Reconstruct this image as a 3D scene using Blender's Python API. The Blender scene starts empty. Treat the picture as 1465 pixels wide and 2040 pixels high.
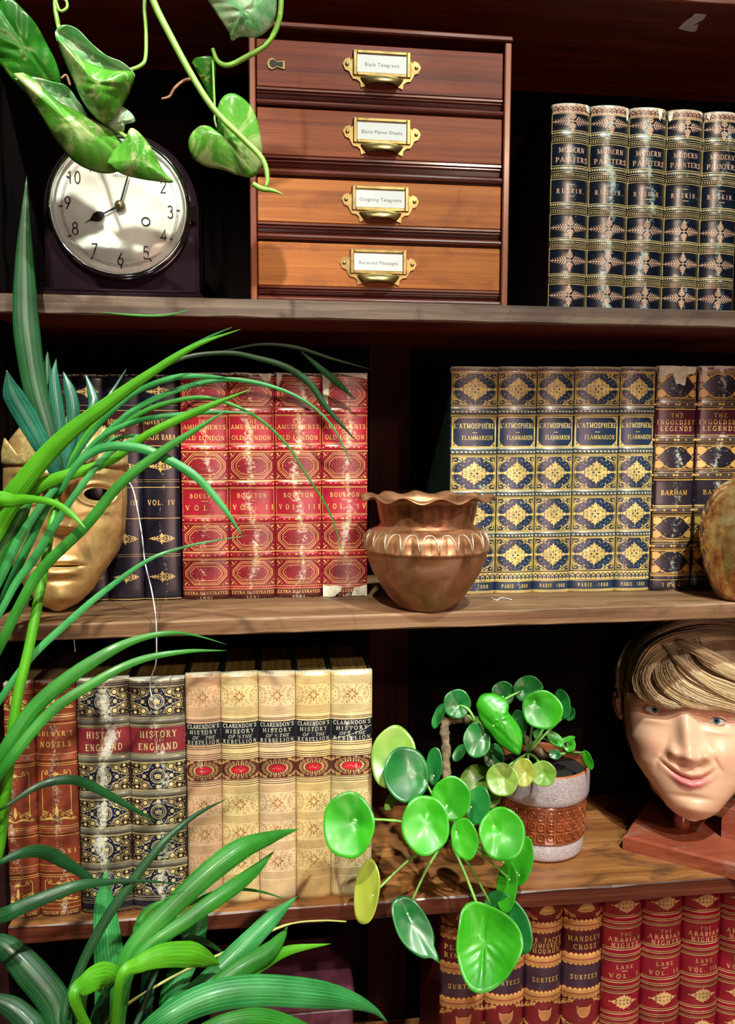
import bpy, bmesh, math, random
import numpy as np
from mathutils import Vector, Matrix, noise
random.seed(7)
PI = math.pi
SC = bpy.context.scene
COL = SC.collection
# ------------------------------------------------------------ camera
FPX = 1600.0; IW, IH = 1465.0, 2040.0
YAW, PITCH, ROLL = math.radians(6.85), math.radians(4.97), math.radians(0.17)
CAM = np.array([0.0, -0.86, 1.5])
fw = np.array([math.sin(YAW)*math.cos(PITCH), math.cos(YAW)*math.cos(PITCH), -math.sin(PITCH)])
r0 = np.array([math.cos(YAW), -math.sin(YAW), 0.0]); u0 = np.cross(r0, fw)
CR = r0*math.cos(ROLL) + u0*math.sin(ROLL); CU = np.cross(CR, fw)
cam = bpy.data.cameras.new('camera'); camo = bpy.data.objects.new('camera', cam); COL.objects.link(camo)
cam.sensor_fit = 'VERTICAL'; cam.sensor_height = 24.0; cam.lens = FPX/IH*24.0; cam.clip_start = 0.02
camo.matrix_world = Matrix(((CR[0], CU[0], -fw[0], CAM[0]), (CR[1], CU[1], -fw[1], CAM[1]), (CR[2], CU[2], -fw[2], CAM[2]), (0, 0, 0, 1)))
SC.camera = camo
# ------------------------------------------------------------ world, lamps, exposure
w = bpy.data.worlds.new('room_dark'); SC.world = w; w.use_nodes = True
w.node_tree.nodes['Background'].inputs[0].default_value = (0.10, 0.035, 0.03, 1)
w.node_tree.nodes['Background'].inputs[1].default_value = 0.05
def spot(name, loc, aim, power, col, size, angle, blend=0.4):
    l = bpy.data.lights.new(name, 'SPOT'); l.energy = power; l.color = col; l.shadow_soft_size = size
    l.spot_size = math.radians(angle); l.spot_blend = blend
    o = bpy.data.objects.new(name, l); COL.objects.link(o); o.location = loc
    o.rotation_euler = (Vector(aim)-Vector(loc)).to_track_quat('-Z', 'Y').to_euler()
    return o
def area(name, loc, aim, power, col, sx, sy):
    l = bpy.data.lights.new(name, 'AREA'); l.energy = power; l.color = col; l.shape = 'RECTANGLE'; l.size = sx; l.size_y = sy
    o = bpy.data.objects.new(name, l); COL.objects.link(o); o.location = loc
    o.rotation_euler = (Vector(aim)-Vector(loc)).to_track_quat('-Z', 'Y').to_euler()
    return o
spot('ceiling_spot', (-0.30, -1.45, 2.85), (-0.22, 0.03, 1.36), 150, (1.0, 0.97, 0.78), 0.03, 31, 0.7)
spot('ceiling_spot', (0.55, -1.20, 3.25), (0.20, 0.03, 1.25), 190, (0.88, 1.0, 0.88), 0.03, 60)
spot('warm_front_spot', (0.75, -2.2, 2.55), (0.0, 0.03, 1.30), 46, (1.0, 0.74, 0.56), 0.06, 50)
spot('head_fill_spot', (0.62, -1.45, 2.60), (0.38, 0.05, 1.14), 62, (1.0, 0.93, 0.82), 0.03, 23, 0.6)  # added fill spot that brightens the head and lower right shelf
area('pink_fill_light', (0.5, -2.2, 1.3), (0.05, 0.0, 1.45), 8, (1.0, 0.60, 0.50), 0.8, 0.6)  # added broad fill for the pinkish tint in shaded zones, no fixture
SC.view_settings.view_transform = 'Standard'; SC.view_settings.look = 'None'
SC.view_settings.gamma = 1.0; SC.view_settings.use_curve_mapping = False
SC.view_settings.exposure = 0.48

# ------------------------------------------------------------ picking points on real planes
def ray(px, py):
    return fw + CR*((px-IW/2)/FPX) - CU*((py-IH/2)/FPX)
def at(px, py, Y):
    d = ray(px, py); return CAM + d*((Y-CAM[1])/d[1])
def atz(px, py, z):
    d = ray(px, py); return CAM + d*((z-CAM[2])/d[2])
def pxs(p):                                    # metres per pixel at p
    return float((np.array(p)-CAM) @ fw)/FPX

# ------------------------------------------------------------ object helpers
WO = {}
def tag(o, label=None, cat=None, group=None, kind=None):
    if label: o['label'] = label
    if cat: o['category'] = cat
    if group: o['group'] = group
    if kind: o['kind'] = kind
    return o
def thing(name, label, cat, loc, group=None):
    o = bpy.data.objects.new(name, None); COL.objects.link(o); o.location = [float(v) for v in loc]
    o.empty_display_size = 0.02
    WO[o] = np.array(loc, float); return tag(o, label, cat, group)
def mesh(name, V, F, mats, parent=None, smooth=True, fm=None, uv=None, col=None):
    V = np.asarray(V, float).reshape(-1, 3)
    org = WO.get(parent, np.zeros(3)) if parent is not None else np.zeros(3)
    me = bpy.data.meshes.new(name)
    me.from_pydata((V-org).tolist(), [], [tuple(int(i) for i in f) for f in F])
    if not isinstance(mats, (list, tuple)): mats = [mats]
    for m in mats: me.materials.append(m)
    n = len(me.polygons)
    if fm is not None: me.polygons.foreach_set('material_index', np.asarray(fm, dtype=np.int32))
    me.polygons.foreach_set('use_smooth', np.full(n, bool(smooth)))
    if uv is not None:
        ul = me.uv_layers.new(name='UVMap'); uv = np.asarray(uv, float)
        li = np.zeros(len(me.loops), dtype=np.int32); me.loops.foreach_get('vertex_index', li)
        ul.data.foreach_set('uv', uv[li].astype(np.float32).ravel())
    if col is not None:
        ca = me.color_attributes.new('tint', 'FLOAT_COLOR', 'POINT'); ca.data.foreach_set('color', np.asarray(col, np.float32).ravel())
    me.update()
    o = bpy.data.objects.new(name, me); COL.objects.link(o)
    if parent is not None: o.parent = parent
    WO[o] = org
    return o
class MB:
    def __init__(s): s.V = []; s.F = []; s.M = []; s.U = []
    def add(s, V, F, m=0, U=None):
        b = len(s.V); s.V += [tuple(v) for v in V]; s.F += [tuple(i+b for i in f) for f in F]; s.M += [m]*len(F)
        s.U += list(U) if U is not None else [(0, 0)]*len(V)
    def box(s, x0, x1, y0, y1, z0, z1, m=0, bev=0.0):
        if bev <= 0:
            V = [(x, y, z) for z in (z0, z1) for y in (y0, y1) for x in (x0, x1)]
            s.add(V, [(0, 2, 3, 1), (4, 5, 7, 6), (0, 1, 5, 4), (2, 6, 7, 3), (0, 4, 6, 2), (1, 3, 7, 5)], m); return
        b = bev; V = []; idx = {}
        xs, ys, zs = (x0, x1), (y0, y1), (z0, z1)
        for i in (0, 1):
            for j in (0, 1):
                for k in (0, 1):
                    sx, sy, sz = (1-2*i)*b, (1-2*j)*b, (1-2*k)*b
                    for a, off in enumerate(((0, sy, sz), (sx, 0, sz), (sx, sy, 0))):
                        idx[(i, j, k, a)] = len(V); V.append((xs[i]+off[0], ys[j]+off[1], zs[k]+off[2]))
        F = []
        for i in (0, 1):
            q = [idx[(i, 0, 0, 0)], idx[(i, 1, 0, 0)], idx[(i, 1, 1, 0)], idx[(i, 0, 1, 0)]]; F.append(q if i else q[::-1])
            q = [idx[(0, i, 0, 1)], idx[(1, i, 0, 1)], idx[(1, i, 1, 1)], idx[(0, i, 1, 1)]]; F.append(q[::-1] if i else q)
            q = [idx[(0, 0, i, 2)], idx[(1, 0, i, 2)], idx[(1, 1, i, 2)], idx[(0, 1, i, 2)]]; F.append(q if i else q[::-1])
        for i in (0, 1):
            for j in (0, 1):
                q = [idx[(i, j, 0, 0)], idx[(i, j, 1, 0)], idx[(i, j, 1, 1)], idx[(i, j, 0, 1)]]; F.append(q if i ^ j else q[::-1])
                q = [idx[(i, 0, j, 0)], idx[(i, 1, j, 0)], idx[(i, 1, j, 2)], idx[(i, 0, j, 2)]]; F.append(q[::-1] if i ^ j else q)
                q = [idx[(0, i, j, 1)], idx[(1, i, j, 1)], idx[(1, i, j, 2)], idx[(0, i, j, 2)]]; F.append(q if i ^ j else q[::-1])
        for i in (0, 1):
            for j in (0, 1):
                for k in (0, 1):
                    q = [idx[(i, j, k, a)] for a in range(3)]; F.append(q if (i+j+k) % 2 else q[::-1])
        s.add(V, F, m)
    def tube(s, P, rad, n=8, m=0, cap=True):
        P = [np.array(p, float) for p in P]; k = len(P)
        if not hasattr(rad, '__len__'): rad = [rad]*k
        T = [P[min(i+1, k-1)]-P[max(i-1, 0)] for i in range(k)]
        T = [t/(np.linalg.norm(t)+1e-12) for t in T]
        a = np.cross(T[0], (0.3, 0.2, 0.93)); 
        if np.linalg.norm(a) < 1e-3: a = np.cross(T[0], (1, 0, 0))
        a /= np.linalg.norm(a); V = []
        for i in range(k):
            a = a - T[i]*(a@T[i]); a /= np.linalg.norm(a)+1e-12; b = np.cross(T[i], a)
            for j in range(n):
                th = 2*PI*j/n; V.append(P[i]+(a*math.cos(th)+b*math.sin(th))*rad[i])
        F = [(i*n+j, i*n+(j+1) % n, (i+1)*n+(j+1) % n, (i+1)*n+j) for i in range(k-1) for j in range(n)]
        if cap: F += [tuple(range(n))[::-1], tuple((k-1)*n+j for j in range(n))]
        s.add(V, F, m, [(i/(k-1), j/n) for i in range(k) for j in range(n)])
    def lathe(s, prof, cx, cy, n=48, m=0, fn=None):
        k = len(prof); V = []
        for i, (r, z) in enumerate(prof):
            for j in range(n):
                th = 2*PI*j/n; rr, zz = (r, z) if fn is None else fn(r, z, th, i)
                V.append((cx+rr*math.cos(th), cy+rr*math.sin(th), zz))
        F = [(i*n+j, i*n+(j+1) % n, (i+1)*n+(j+1) % n, (i+1)*n+j) for i in range(k-1) for j in range(n)]
        s.add(V, F, m, [(j/n, i/max(k-1, 1)) for i in range(k) for j in range(n)])
    def prism(s, P2, y0, y1, m=0, f=lambda x, z: (x, z)):   # outline in XZ swept from y0 to y1
        n = len(P2); V = [(p[0], y, p[1]) for y in (y0, y1) for p in P2]
        F = [tuple(range(n)), tuple(range(2*n-1, n-1, -1))]+[(i, i+n, (i+1) % n+n, (i+1) % n) for i in range(n)]
        s.add(V, F, m)
    def build(s, name, mats, parent=None, smooth=False, col=None, uv=False):
        o = mesh(name, s.V, s.F, mats, parent, smooth, s.M, s.U if uv else None, col)
        b = bmesh.new(); b.from_mesh(o.data); bmesh.ops.recalc_face_normals(b, faces=b.faces); b.to_mesh(o.data); b.free()
        return o
def bez(P, n=24):                            # smooth curve through points
    P = np.array(P, float); k = len(P)
    if k < 3:
        return np.array([P[0]*(1-t)+P[-1]*t for t in np.linspace(0, 1, n)])
    Q = np.vstack([2*P[0]-P[1], P, 2*P[-1]-P[-2]]); out = []
    for t in np.linspace(0, k-1-1e-9, n):
        i = int(t); f = t-i; a, b, c, d = Q[i], Q[i+1], Q[i+2], Q[i+3]
        out.append(0.5*((2*b)+(-a+c)*f+(2*a-5*b+4*c-d)*f*f+(-a+3*b-3*c+d)*f**3))
    return np.array(out)

# ------------------------------------------------------------ materials
def newmat(name):
    m = bpy.data.materials.new(name); m.use_nodes = True; nt = m.node_tree
    return m, nt, nt.nodes['Principled BSDF']
def N(nt, typ, **kw):
    n = nt.nodes.new(typ)
    for k, v in kw.items():
        if k.startswith('i_'):
            key = k[2:]; key = int(key) if key.isdigit() else key.replace('_', ' ')
            n.inputs[key].default_value = v
        else: setattr(n, k, v)
    return n
def L(nt, a, b): nt.links.new(a, b)
def c4(c): return (c[0], c[1], c[2], 1)
def ramp(nt, fac, stops, interp='LINEAR'):
    n = nt.nodes.new('ShaderNodeValToRGB'); n.color_ramp.interpolation = interp
    while len(n.color_ramp.elements) < len(stops): n.color_ramp.elements.new(0.5)
    for e, (p, c) in zip(n.color_ramp.elements, stops):
        e.position = p; e.color = c4(c) if hasattr(c, '__len__') else (c, c, c, 1)
    L(nt, fac, n.inputs[0]); return n.outputs[0]
def mixc(nt, fac, a, b, bt='MIX'):
    n = nt.nodes.new('ShaderNodeMix'); n.data_type = 'RGBA'; n.blend_type = bt
    for s, v in ((0, fac), (6, a), (7, b)):
        if hasattr(v, 'links'): L(nt, v, n.inputs[s])
        else: n.inputs[s].default_value = c4(v) if hasattr(v, '__len__') else v
    return n.outputs[2]
def mth(nt, op, a, b=None, c=None):
    n = nt.nodes.new('ShaderNodeMath'); n.operation = op
    for i, v in enumerate((a, b, c)):
        if v is None: continue
        if hasattr(v, 'links'): L(nt, v, n.inputs[i])
        else: n.inputs[i].default_value = v
    return n.outputs[0]
def plain(name, col, rough=0.5, metal=0.0, var=0.0, scale=40, bump=0.0, coat=0.0, spec=0.5, dark=0.6):
    m, nt, b = newmat(name); b.inputs['Roughness'].default_value = rough; b.inputs['Metallic'].default_value = metal
    b.inputs['Coat Weight'].default_value = coat; b.inputs['Coat Roughness'].default_value = 0.08; b.inputs['Specular IOR Level'].default_value = spec
    tc = N(nt, 'ShaderNodeTexCoord'); no = N(nt, 'ShaderNodeTexNoise', i_Scale=scale, i_Detail=6.0); L(nt, tc.outputs['Object'], no.inputs['Vector'])
    f = ramp(nt, no.outputs[0], [(0.35, 0.0), (0.7, 1.0)])
    L(nt, mixc(nt, f, [c*(1-var*dark) for c in col], [min(1, c*(1+var*0.5)) for c in col]), b.inputs['Base Color'])
    if bump:
        bp = N(nt, 'ShaderNodeBump', i_Strength=bump, i_Distance=0.001); L(nt, no.outputs[0], bp.inputs['Height']); L(nt, bp.outputs[0], b.inputs['Normal'])
    return m
def wood(name, cols, axis='X', rough=0.45, scale=1.0, coat=0.0, bump=0.3, stain=None, stainamt=0.5, seed=0.0, spec=0.5):
    m, nt, b = newmat(name); tc = N(nt, 'ShaderNodeTexCoord'); b.inputs['Specular IOR Level'].default_value = spec
    mp = N(nt, 'ShaderNodeMapping'); L(nt, tc.outputs['Object'], mp.inputs[0]); mp.inputs['Location'].default_value = (seed, seed*1.7, seed*0.3)
    s = {'X': (2.5, 45, 120), 'Z': (70, 45, 2.5), 'Y': (60, 2.5, 45)}[axis]
    mp.inputs['Scale'].default_value = [v*scale for v in s]
    n1 = N(nt, 'ShaderNodeTexNoise', i_Scale=1.0, i_Detail=8.0, i_Roughness=0.65, i_Distortion=0.6); L(nt, mp.outputs[0], n1.inputs['Vector'])
    n2 = N(nt, 'ShaderNodeTexNoise', i_Scale=5.0, i_Detail=4.0, i_Roughness=0.8); L(nt, mp.outputs[0], n2.inputs['Vector'])
    k = len(cols); f = mth(nt, 'ADD', mth(nt, 'MULTIPLY', n1.outputs[0], 0.75), mth(nt, 'MULTIPLY', n2.outputs[0], 0.25))
    c = ramp(nt, f, [(0.33+0.34*i/(k-1), cc) for i, cc in enumerate(cols)])
    n3 = N(nt, 'ShaderNodeTexNoise', i_Scale=9.0, i_Detail=5.0); L(nt, tc.outputs['Object'], n3.inputs['Vector'])
    if stain:
        for q, sc in enumerate(stain):
            n4 = N(nt, 'ShaderNodeTexNoise', i_Scale=13.0+5*q, i_Detail=6.0, i_Roughness=0.6, i_Distortion=0.8)
            m2 = N(nt, 'ShaderNodeMapping'); m2.inputs['Location'].default_value = (q*3.1+seed, q*1.3, 0.2); m2.inputs['Scale'].default_value = (1, 2.4, 1.6); L(nt, tc.outputs['Object'], m2.inputs[0]); L(nt, m2.outputs[0], n4.inputs['Vector'])
            c = mixc(nt, mth(nt, 'MULTIPLY', ramp(nt, n4.outputs[0], [(0.53, 0.0), (0.61, 1.0)]), stainamt), c, sc)
    L(nt, c, b.inputs['Base Color']); b.inputs['Coat Weight'].default_value = coat; b.inputs['Coat Roughness'].default_value = 0.15
    L(nt, ramp(nt, n3.outputs[0], [(0.3, max(0.05, rough-0.12)), (0.7, rough+0.12)]), b.inputs['Roughness'])
    if bump:
        bp = N(nt, 'ShaderNodeBump', i_Strength=bump, i_Distance=0.0006); L(nt, f, bp.inputs['Height']); L(nt, bp.outputs[0], b.inputs['Normal'])
    return m
WEAR_GLINT_C = (0.72, 0.74, 0.66)
def bookmat(name, col, wear_glint=0.5, rough=0.3, var=0.35, wc=WEAR_GLINT_C, leather=0.15):
    """laminated printed spine; UV: u = k+across, v = k+up; scuffs and painted-on highlight streaks run down the crown of the spine"""
    m, nt, b = newmat(name); uv = N(nt, 'ShaderNodeUVMap'); sp = N(nt, 'ShaderNodeSeparateXYZ'); L(nt, uv.outputs[0], sp.inputs[0])
    u = mth(nt, 'FRACT', sp.outputs[0]); k = mth(nt, 'FLOOR', sp.outputs[0]); v = mth(nt, 'SUBTRACT', sp.outputs[1], k)
    cb = N(nt, 'ShaderNodeCombineXYZ'); L(nt, u, cb.inputs[0]); L(nt, mth(nt, 'MULTIPLY', v, 5.0), cb.inputs[1]); L(nt, mth(nt, 'MULTIPLY', k, 3.37), cb.inputs[2])
    cb2 = N(nt, 'ShaderNodeCombineXYZ'); L(nt, mth(nt, 'MULTIPLY', v, 2.2), cb2.inputs[1]); L(nt, mth(nt, 'MULTIPLY', k, 7.7), cb2.inputs[0])
    nw = N(nt, 'ShaderNodeTexNoise', i_Scale=1.3, i_Detail=2.0); L(nt, cb2.outputs[0], nw.inputs['Vector'])
    ctr = mth(nt, 'ADD', 0.5, mth(nt, 'MULTIPLY', mth(nt, 'SUBTRACT', nw.outputs[0], 0.5), 0.8))
    dist = mth(nt, 'ABSOLUTE', mth(nt, 'SUBTRACT', u, ctr))
    wk = N(nt, 'ShaderNodeTexWhiteNoise', noise_dimensions='1D'); L(nt, k, wk.inputs['W'])
    core = mth(nt, 'MULTIPLY', mth(nt, 'MAXIMUM', mth(nt, 'SUBTRACT', 1.0, mth(nt, 'MULTIPLY', dist, 4.2)), 0.0), mth(nt, 'ADD', 0.55, mth(nt, 'MULTIPLY', wk.outputs[0], 0.6)))  # pale centre streak mixes worn lamination with highlights painted into the colour
    nf = N(nt, 'ShaderNodeTexNoise', i_Scale=13.0, i_Detail=10.0, i_Roughness=0.82); L(nt, cb.outputs[0], nf.inputs['Vector'])
    nb = N(nt, 'ShaderNodeTexNoise', i_Scale=2.2, i_Detail=3.0); L(nt, cb.outputs[0], nb.inputs['Vector'])
    amt = mth(nt, 'ADD', mth(nt, 'MULTIPLY', mth(nt, 'MULTIPLY', core, nb.outputs[0]), 0.42*wear_glint), 0.0)
    edge = mth(nt, 'ADD', ramp(nt, v, [(0.0, 0.2), (0.014, 0.0), (0.976, 0.0), (0.99, 0.14), (1.0, 0.36)]), ramp(nt, u, [(0.0, 0.10), (0.03, 0.0), (0.97, 0.0), (1.0, 0.10)]))
    amt = mth(nt, 'ADD', amt, mth(nt, 'MULTIPLY', edge, min(1.0, 0.45+wear_glint*0.5)))
    wf = ramp(nt, mth(nt, 'ADD', nf.outputs[0], amt), [(0.645, 0.0), (0.76, 0.8)])
    base = mixc(nt, ramp(nt, nb.outputs[0], [(0.3, 0.0), (0.7, 1.0)]), [c*(1-var) for c in col], [min(1, c*(1+var*0.6)) for c in col])
    L(nt, mixc(nt, wf, base, wc), b.inputs['Base Color'])
    L(nt, mth(nt, 'ADD', mth(nt, 'MULTIPLY', wf, 0.3), mth(nt, 'ADD', rough-0.08, mth(nt, 'MULTIPLY', nf.outputs[0], 0.16))), b.inputs['Roughness'])
    bp = N(nt, 'ShaderNodeBump', i_Strength=leather, i_Distance=0.001); L(nt, nf.outputs[0], bp.inputs['Height']); L(nt, bp.outputs[0], b.inputs['Normal'])
    b.inputs['Coat Weight'].default_value = 0.5; b.inputs['Coat Roughness'].default_value = 0.22
    return m
# ------------------------------------------------------------ bookcase and room shell
def zfront(px, py, Y=0.0): return float(at(px, py, Y)[2])
Z_TOP = zfront(732, 601); Z_MID = zfront(732, 1217); Z_LOW = zfront(732, 1797); Z_CEIL = zfront(1465, 10)
Z_BASE = zfront(1160, 2222, 0.04)
XL = float(at(5, 1550, 0)[0]); XR = 0.95; YB = 0.235
M_shtop = wood('weathered_grey_brown_board', [(0.03, 0.018, 0.013), (0.085, 0.052, 0.037), (0.17, 0.115, 0.085)], 'X', 0.5, 1.0, stain=[(0.03, 0.015, 0.012)], stainamt=0.5)
M_shmid = wood('worn_pine_board', [(0.07, 0.03, 0.014), (0.19, 0.095, 0.045), (0.32, 0.19, 0.11)], 'X', 0.55, 1.0, stain=[(0.09, 0.04, 0.02)], stainamt=0.45, seed=2)
M_shlow = wood('stained_pine_board', [(0.09, 0.03, 0.01), (0.28, 0.11, 0.032), (0.46, 0.22, 0.08)], 'X', 0.42, 0.9, coat=0.15, stain=[(0.035, 0.025, 0.02), (0.30, 0.10, 0.04)], stainamt=0.55, seed=5)
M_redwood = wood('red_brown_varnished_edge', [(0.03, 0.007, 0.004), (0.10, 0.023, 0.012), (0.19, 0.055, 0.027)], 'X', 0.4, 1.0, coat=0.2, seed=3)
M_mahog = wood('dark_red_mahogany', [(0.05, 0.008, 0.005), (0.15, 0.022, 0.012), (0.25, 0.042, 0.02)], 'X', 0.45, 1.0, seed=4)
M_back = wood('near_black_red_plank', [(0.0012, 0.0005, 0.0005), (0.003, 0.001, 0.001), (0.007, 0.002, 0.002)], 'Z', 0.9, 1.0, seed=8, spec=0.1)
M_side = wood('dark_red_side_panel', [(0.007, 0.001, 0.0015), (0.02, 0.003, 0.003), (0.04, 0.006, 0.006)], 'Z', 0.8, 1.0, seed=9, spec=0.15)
M_wall = plain('dark_room_wall', (0.04, 0.02, 0.018), 0.8, var=0.3, scale=6)
M_floor = plain('dark_floor', (0.05, 0.03, 0.02), 0.6, var=0.4, scale=5)
def board(mb, xl, xr, yl, yr, yb, z0, z1, dzl=0, dzr=0, bev=0.0015, mt=0, mf=1, mu=2):
    """shelf board whose front edge runs yl..yr; top / front / underside faces carry their own finish"""
    n = 40; V = []; F = []; M = []; r = random.Random(int(z0*977))
    for i in range(n+1):
        t = i/n; x = xl+(xr-xl)*t; yf = yl+(yr-yl)*t+r.uniform(-0.0005, 0.0005); d = dzl+(dzr-dzl)*t; b = bev*r.uniform(0.5, 1.6)
        V += [(x, yb, z1+d*0), (x, yf+b, z1+d*0), (x, yf, z1-b), (x, yf, z0+b+d), (x, yf+b, z0+d), (x, yb, z0)]
    for i in range(n):
        a = i*6; c = a+6
        for k, mm in enumerate((mt, mf, mf, mf, mu, mu)):
            k2 = (k+1) % 6; F.append((a+k, a+k2, c+k2, c+k)); M.append(mm)
    F += [tuple(range(6))[::-1], tuple(n*6+k for k in range(6))]; M += [mf, mf]
    b0 = len(mb.V); mb.V += V; mb.F += [tuple(i+b0 for i in f) for f in F]; mb.M += M; mb.U += [(0, 0)]*len(V)
case = thing('bookcase', 'tall dark wooden bookcase holding every shelf of books and curios', 'bookcase', ((XL+XR)/2, 0.12, 0.0))
def shelf(zt, th, mats, yl=0.0, yr=0.0, **k):
    mb = MB(); board(mb, XL+0.001, XR-0.001, yl, yr, YB, zt-th, zt, **k); return mb.build('shelf_board', mats, case)
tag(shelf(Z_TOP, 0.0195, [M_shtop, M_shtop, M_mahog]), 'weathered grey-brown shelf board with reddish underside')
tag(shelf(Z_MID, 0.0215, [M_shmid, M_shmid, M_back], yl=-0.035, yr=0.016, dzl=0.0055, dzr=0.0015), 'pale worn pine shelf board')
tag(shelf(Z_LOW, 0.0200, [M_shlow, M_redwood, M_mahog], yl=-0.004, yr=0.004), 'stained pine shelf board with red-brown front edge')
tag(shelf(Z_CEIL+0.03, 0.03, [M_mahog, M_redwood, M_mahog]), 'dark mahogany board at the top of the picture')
mb = MB(); mb.box(XL-0.02, XR+0.02, -0.45, YB, Z_BASE-0.03, Z_BASE, 0, 0.002); mb.build('counter_top', M_shlow, case)
mb = MB(); mb.box(XL-0.02, XR+0.02, -0.43, YB, 0.0, Z_BASE-0.03, 0, 0.002); mb.build('base_cabinet', M_mahog, case)
for x0, x1 in ((XL-0.025, XL), (XR, XR+0.025)):
    mb = MB(); mb.box(x0, x1, -0.004, YB+0.012, Z_BASE, Z_CEIL+0.35, 0, 0.001); mb.build('side_panel', M_back, case)  # inner side near-black: its shade is in the colour, front strip stays redder
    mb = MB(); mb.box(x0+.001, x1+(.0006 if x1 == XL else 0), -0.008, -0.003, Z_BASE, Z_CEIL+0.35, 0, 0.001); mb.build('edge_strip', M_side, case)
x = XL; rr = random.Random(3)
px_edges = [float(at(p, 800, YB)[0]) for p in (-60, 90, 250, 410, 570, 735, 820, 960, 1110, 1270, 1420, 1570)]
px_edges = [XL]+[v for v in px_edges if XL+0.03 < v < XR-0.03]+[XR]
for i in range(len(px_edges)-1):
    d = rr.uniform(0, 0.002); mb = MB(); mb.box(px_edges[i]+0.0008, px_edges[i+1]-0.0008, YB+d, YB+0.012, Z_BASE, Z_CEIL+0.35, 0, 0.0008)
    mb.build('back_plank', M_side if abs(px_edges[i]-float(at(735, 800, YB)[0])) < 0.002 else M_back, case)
mb = MB(); mb.box(-3, 3, YB+0.03, YB+0.08, 0, 3.6, 0); tag(mb.build('wall_back', M_wall), kind='structure')
mb = MB(); mb.box(-3, 3, -3.5, YB+0.08, -0.05, 0, 0); tag(mb.build('floor', M_floor), kind='structure')
M_paper = plain('torn_white_paper', (0.75, 0.72, 0.7), 0.8, var=0.15, scale=200)
pz = Z_CEIL-0.0004
def scrap(name, P, z, label, cat):
    P = [atz(px, py, z) for px, py in P]; n = len(P); V = [tuple(p) for p in P]+[(p[0], p[1], p[2]-0.0005) for p in P]
    o = mesh(name, V, [tuple(range(n)), tuple(range(2*n-1, n-1, -1))]+[(i, (i+1) % n, (i+1) % n+n, i+n) for i in range(n)], M_paper, None, False); tag(o, label, cat)
scrap('paper_scrap', [(1352, 56), (1362, 45), (1380, 32), (1384, 27), (1408, 29), (1402, 38), (1376, 53), (1392, 48), (1388, 60), (1381, 63), (1366, 60)], Z_CEIL+0.0001, 'torn white paper scrap stuck under the uppermost board', 'paper')

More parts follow.
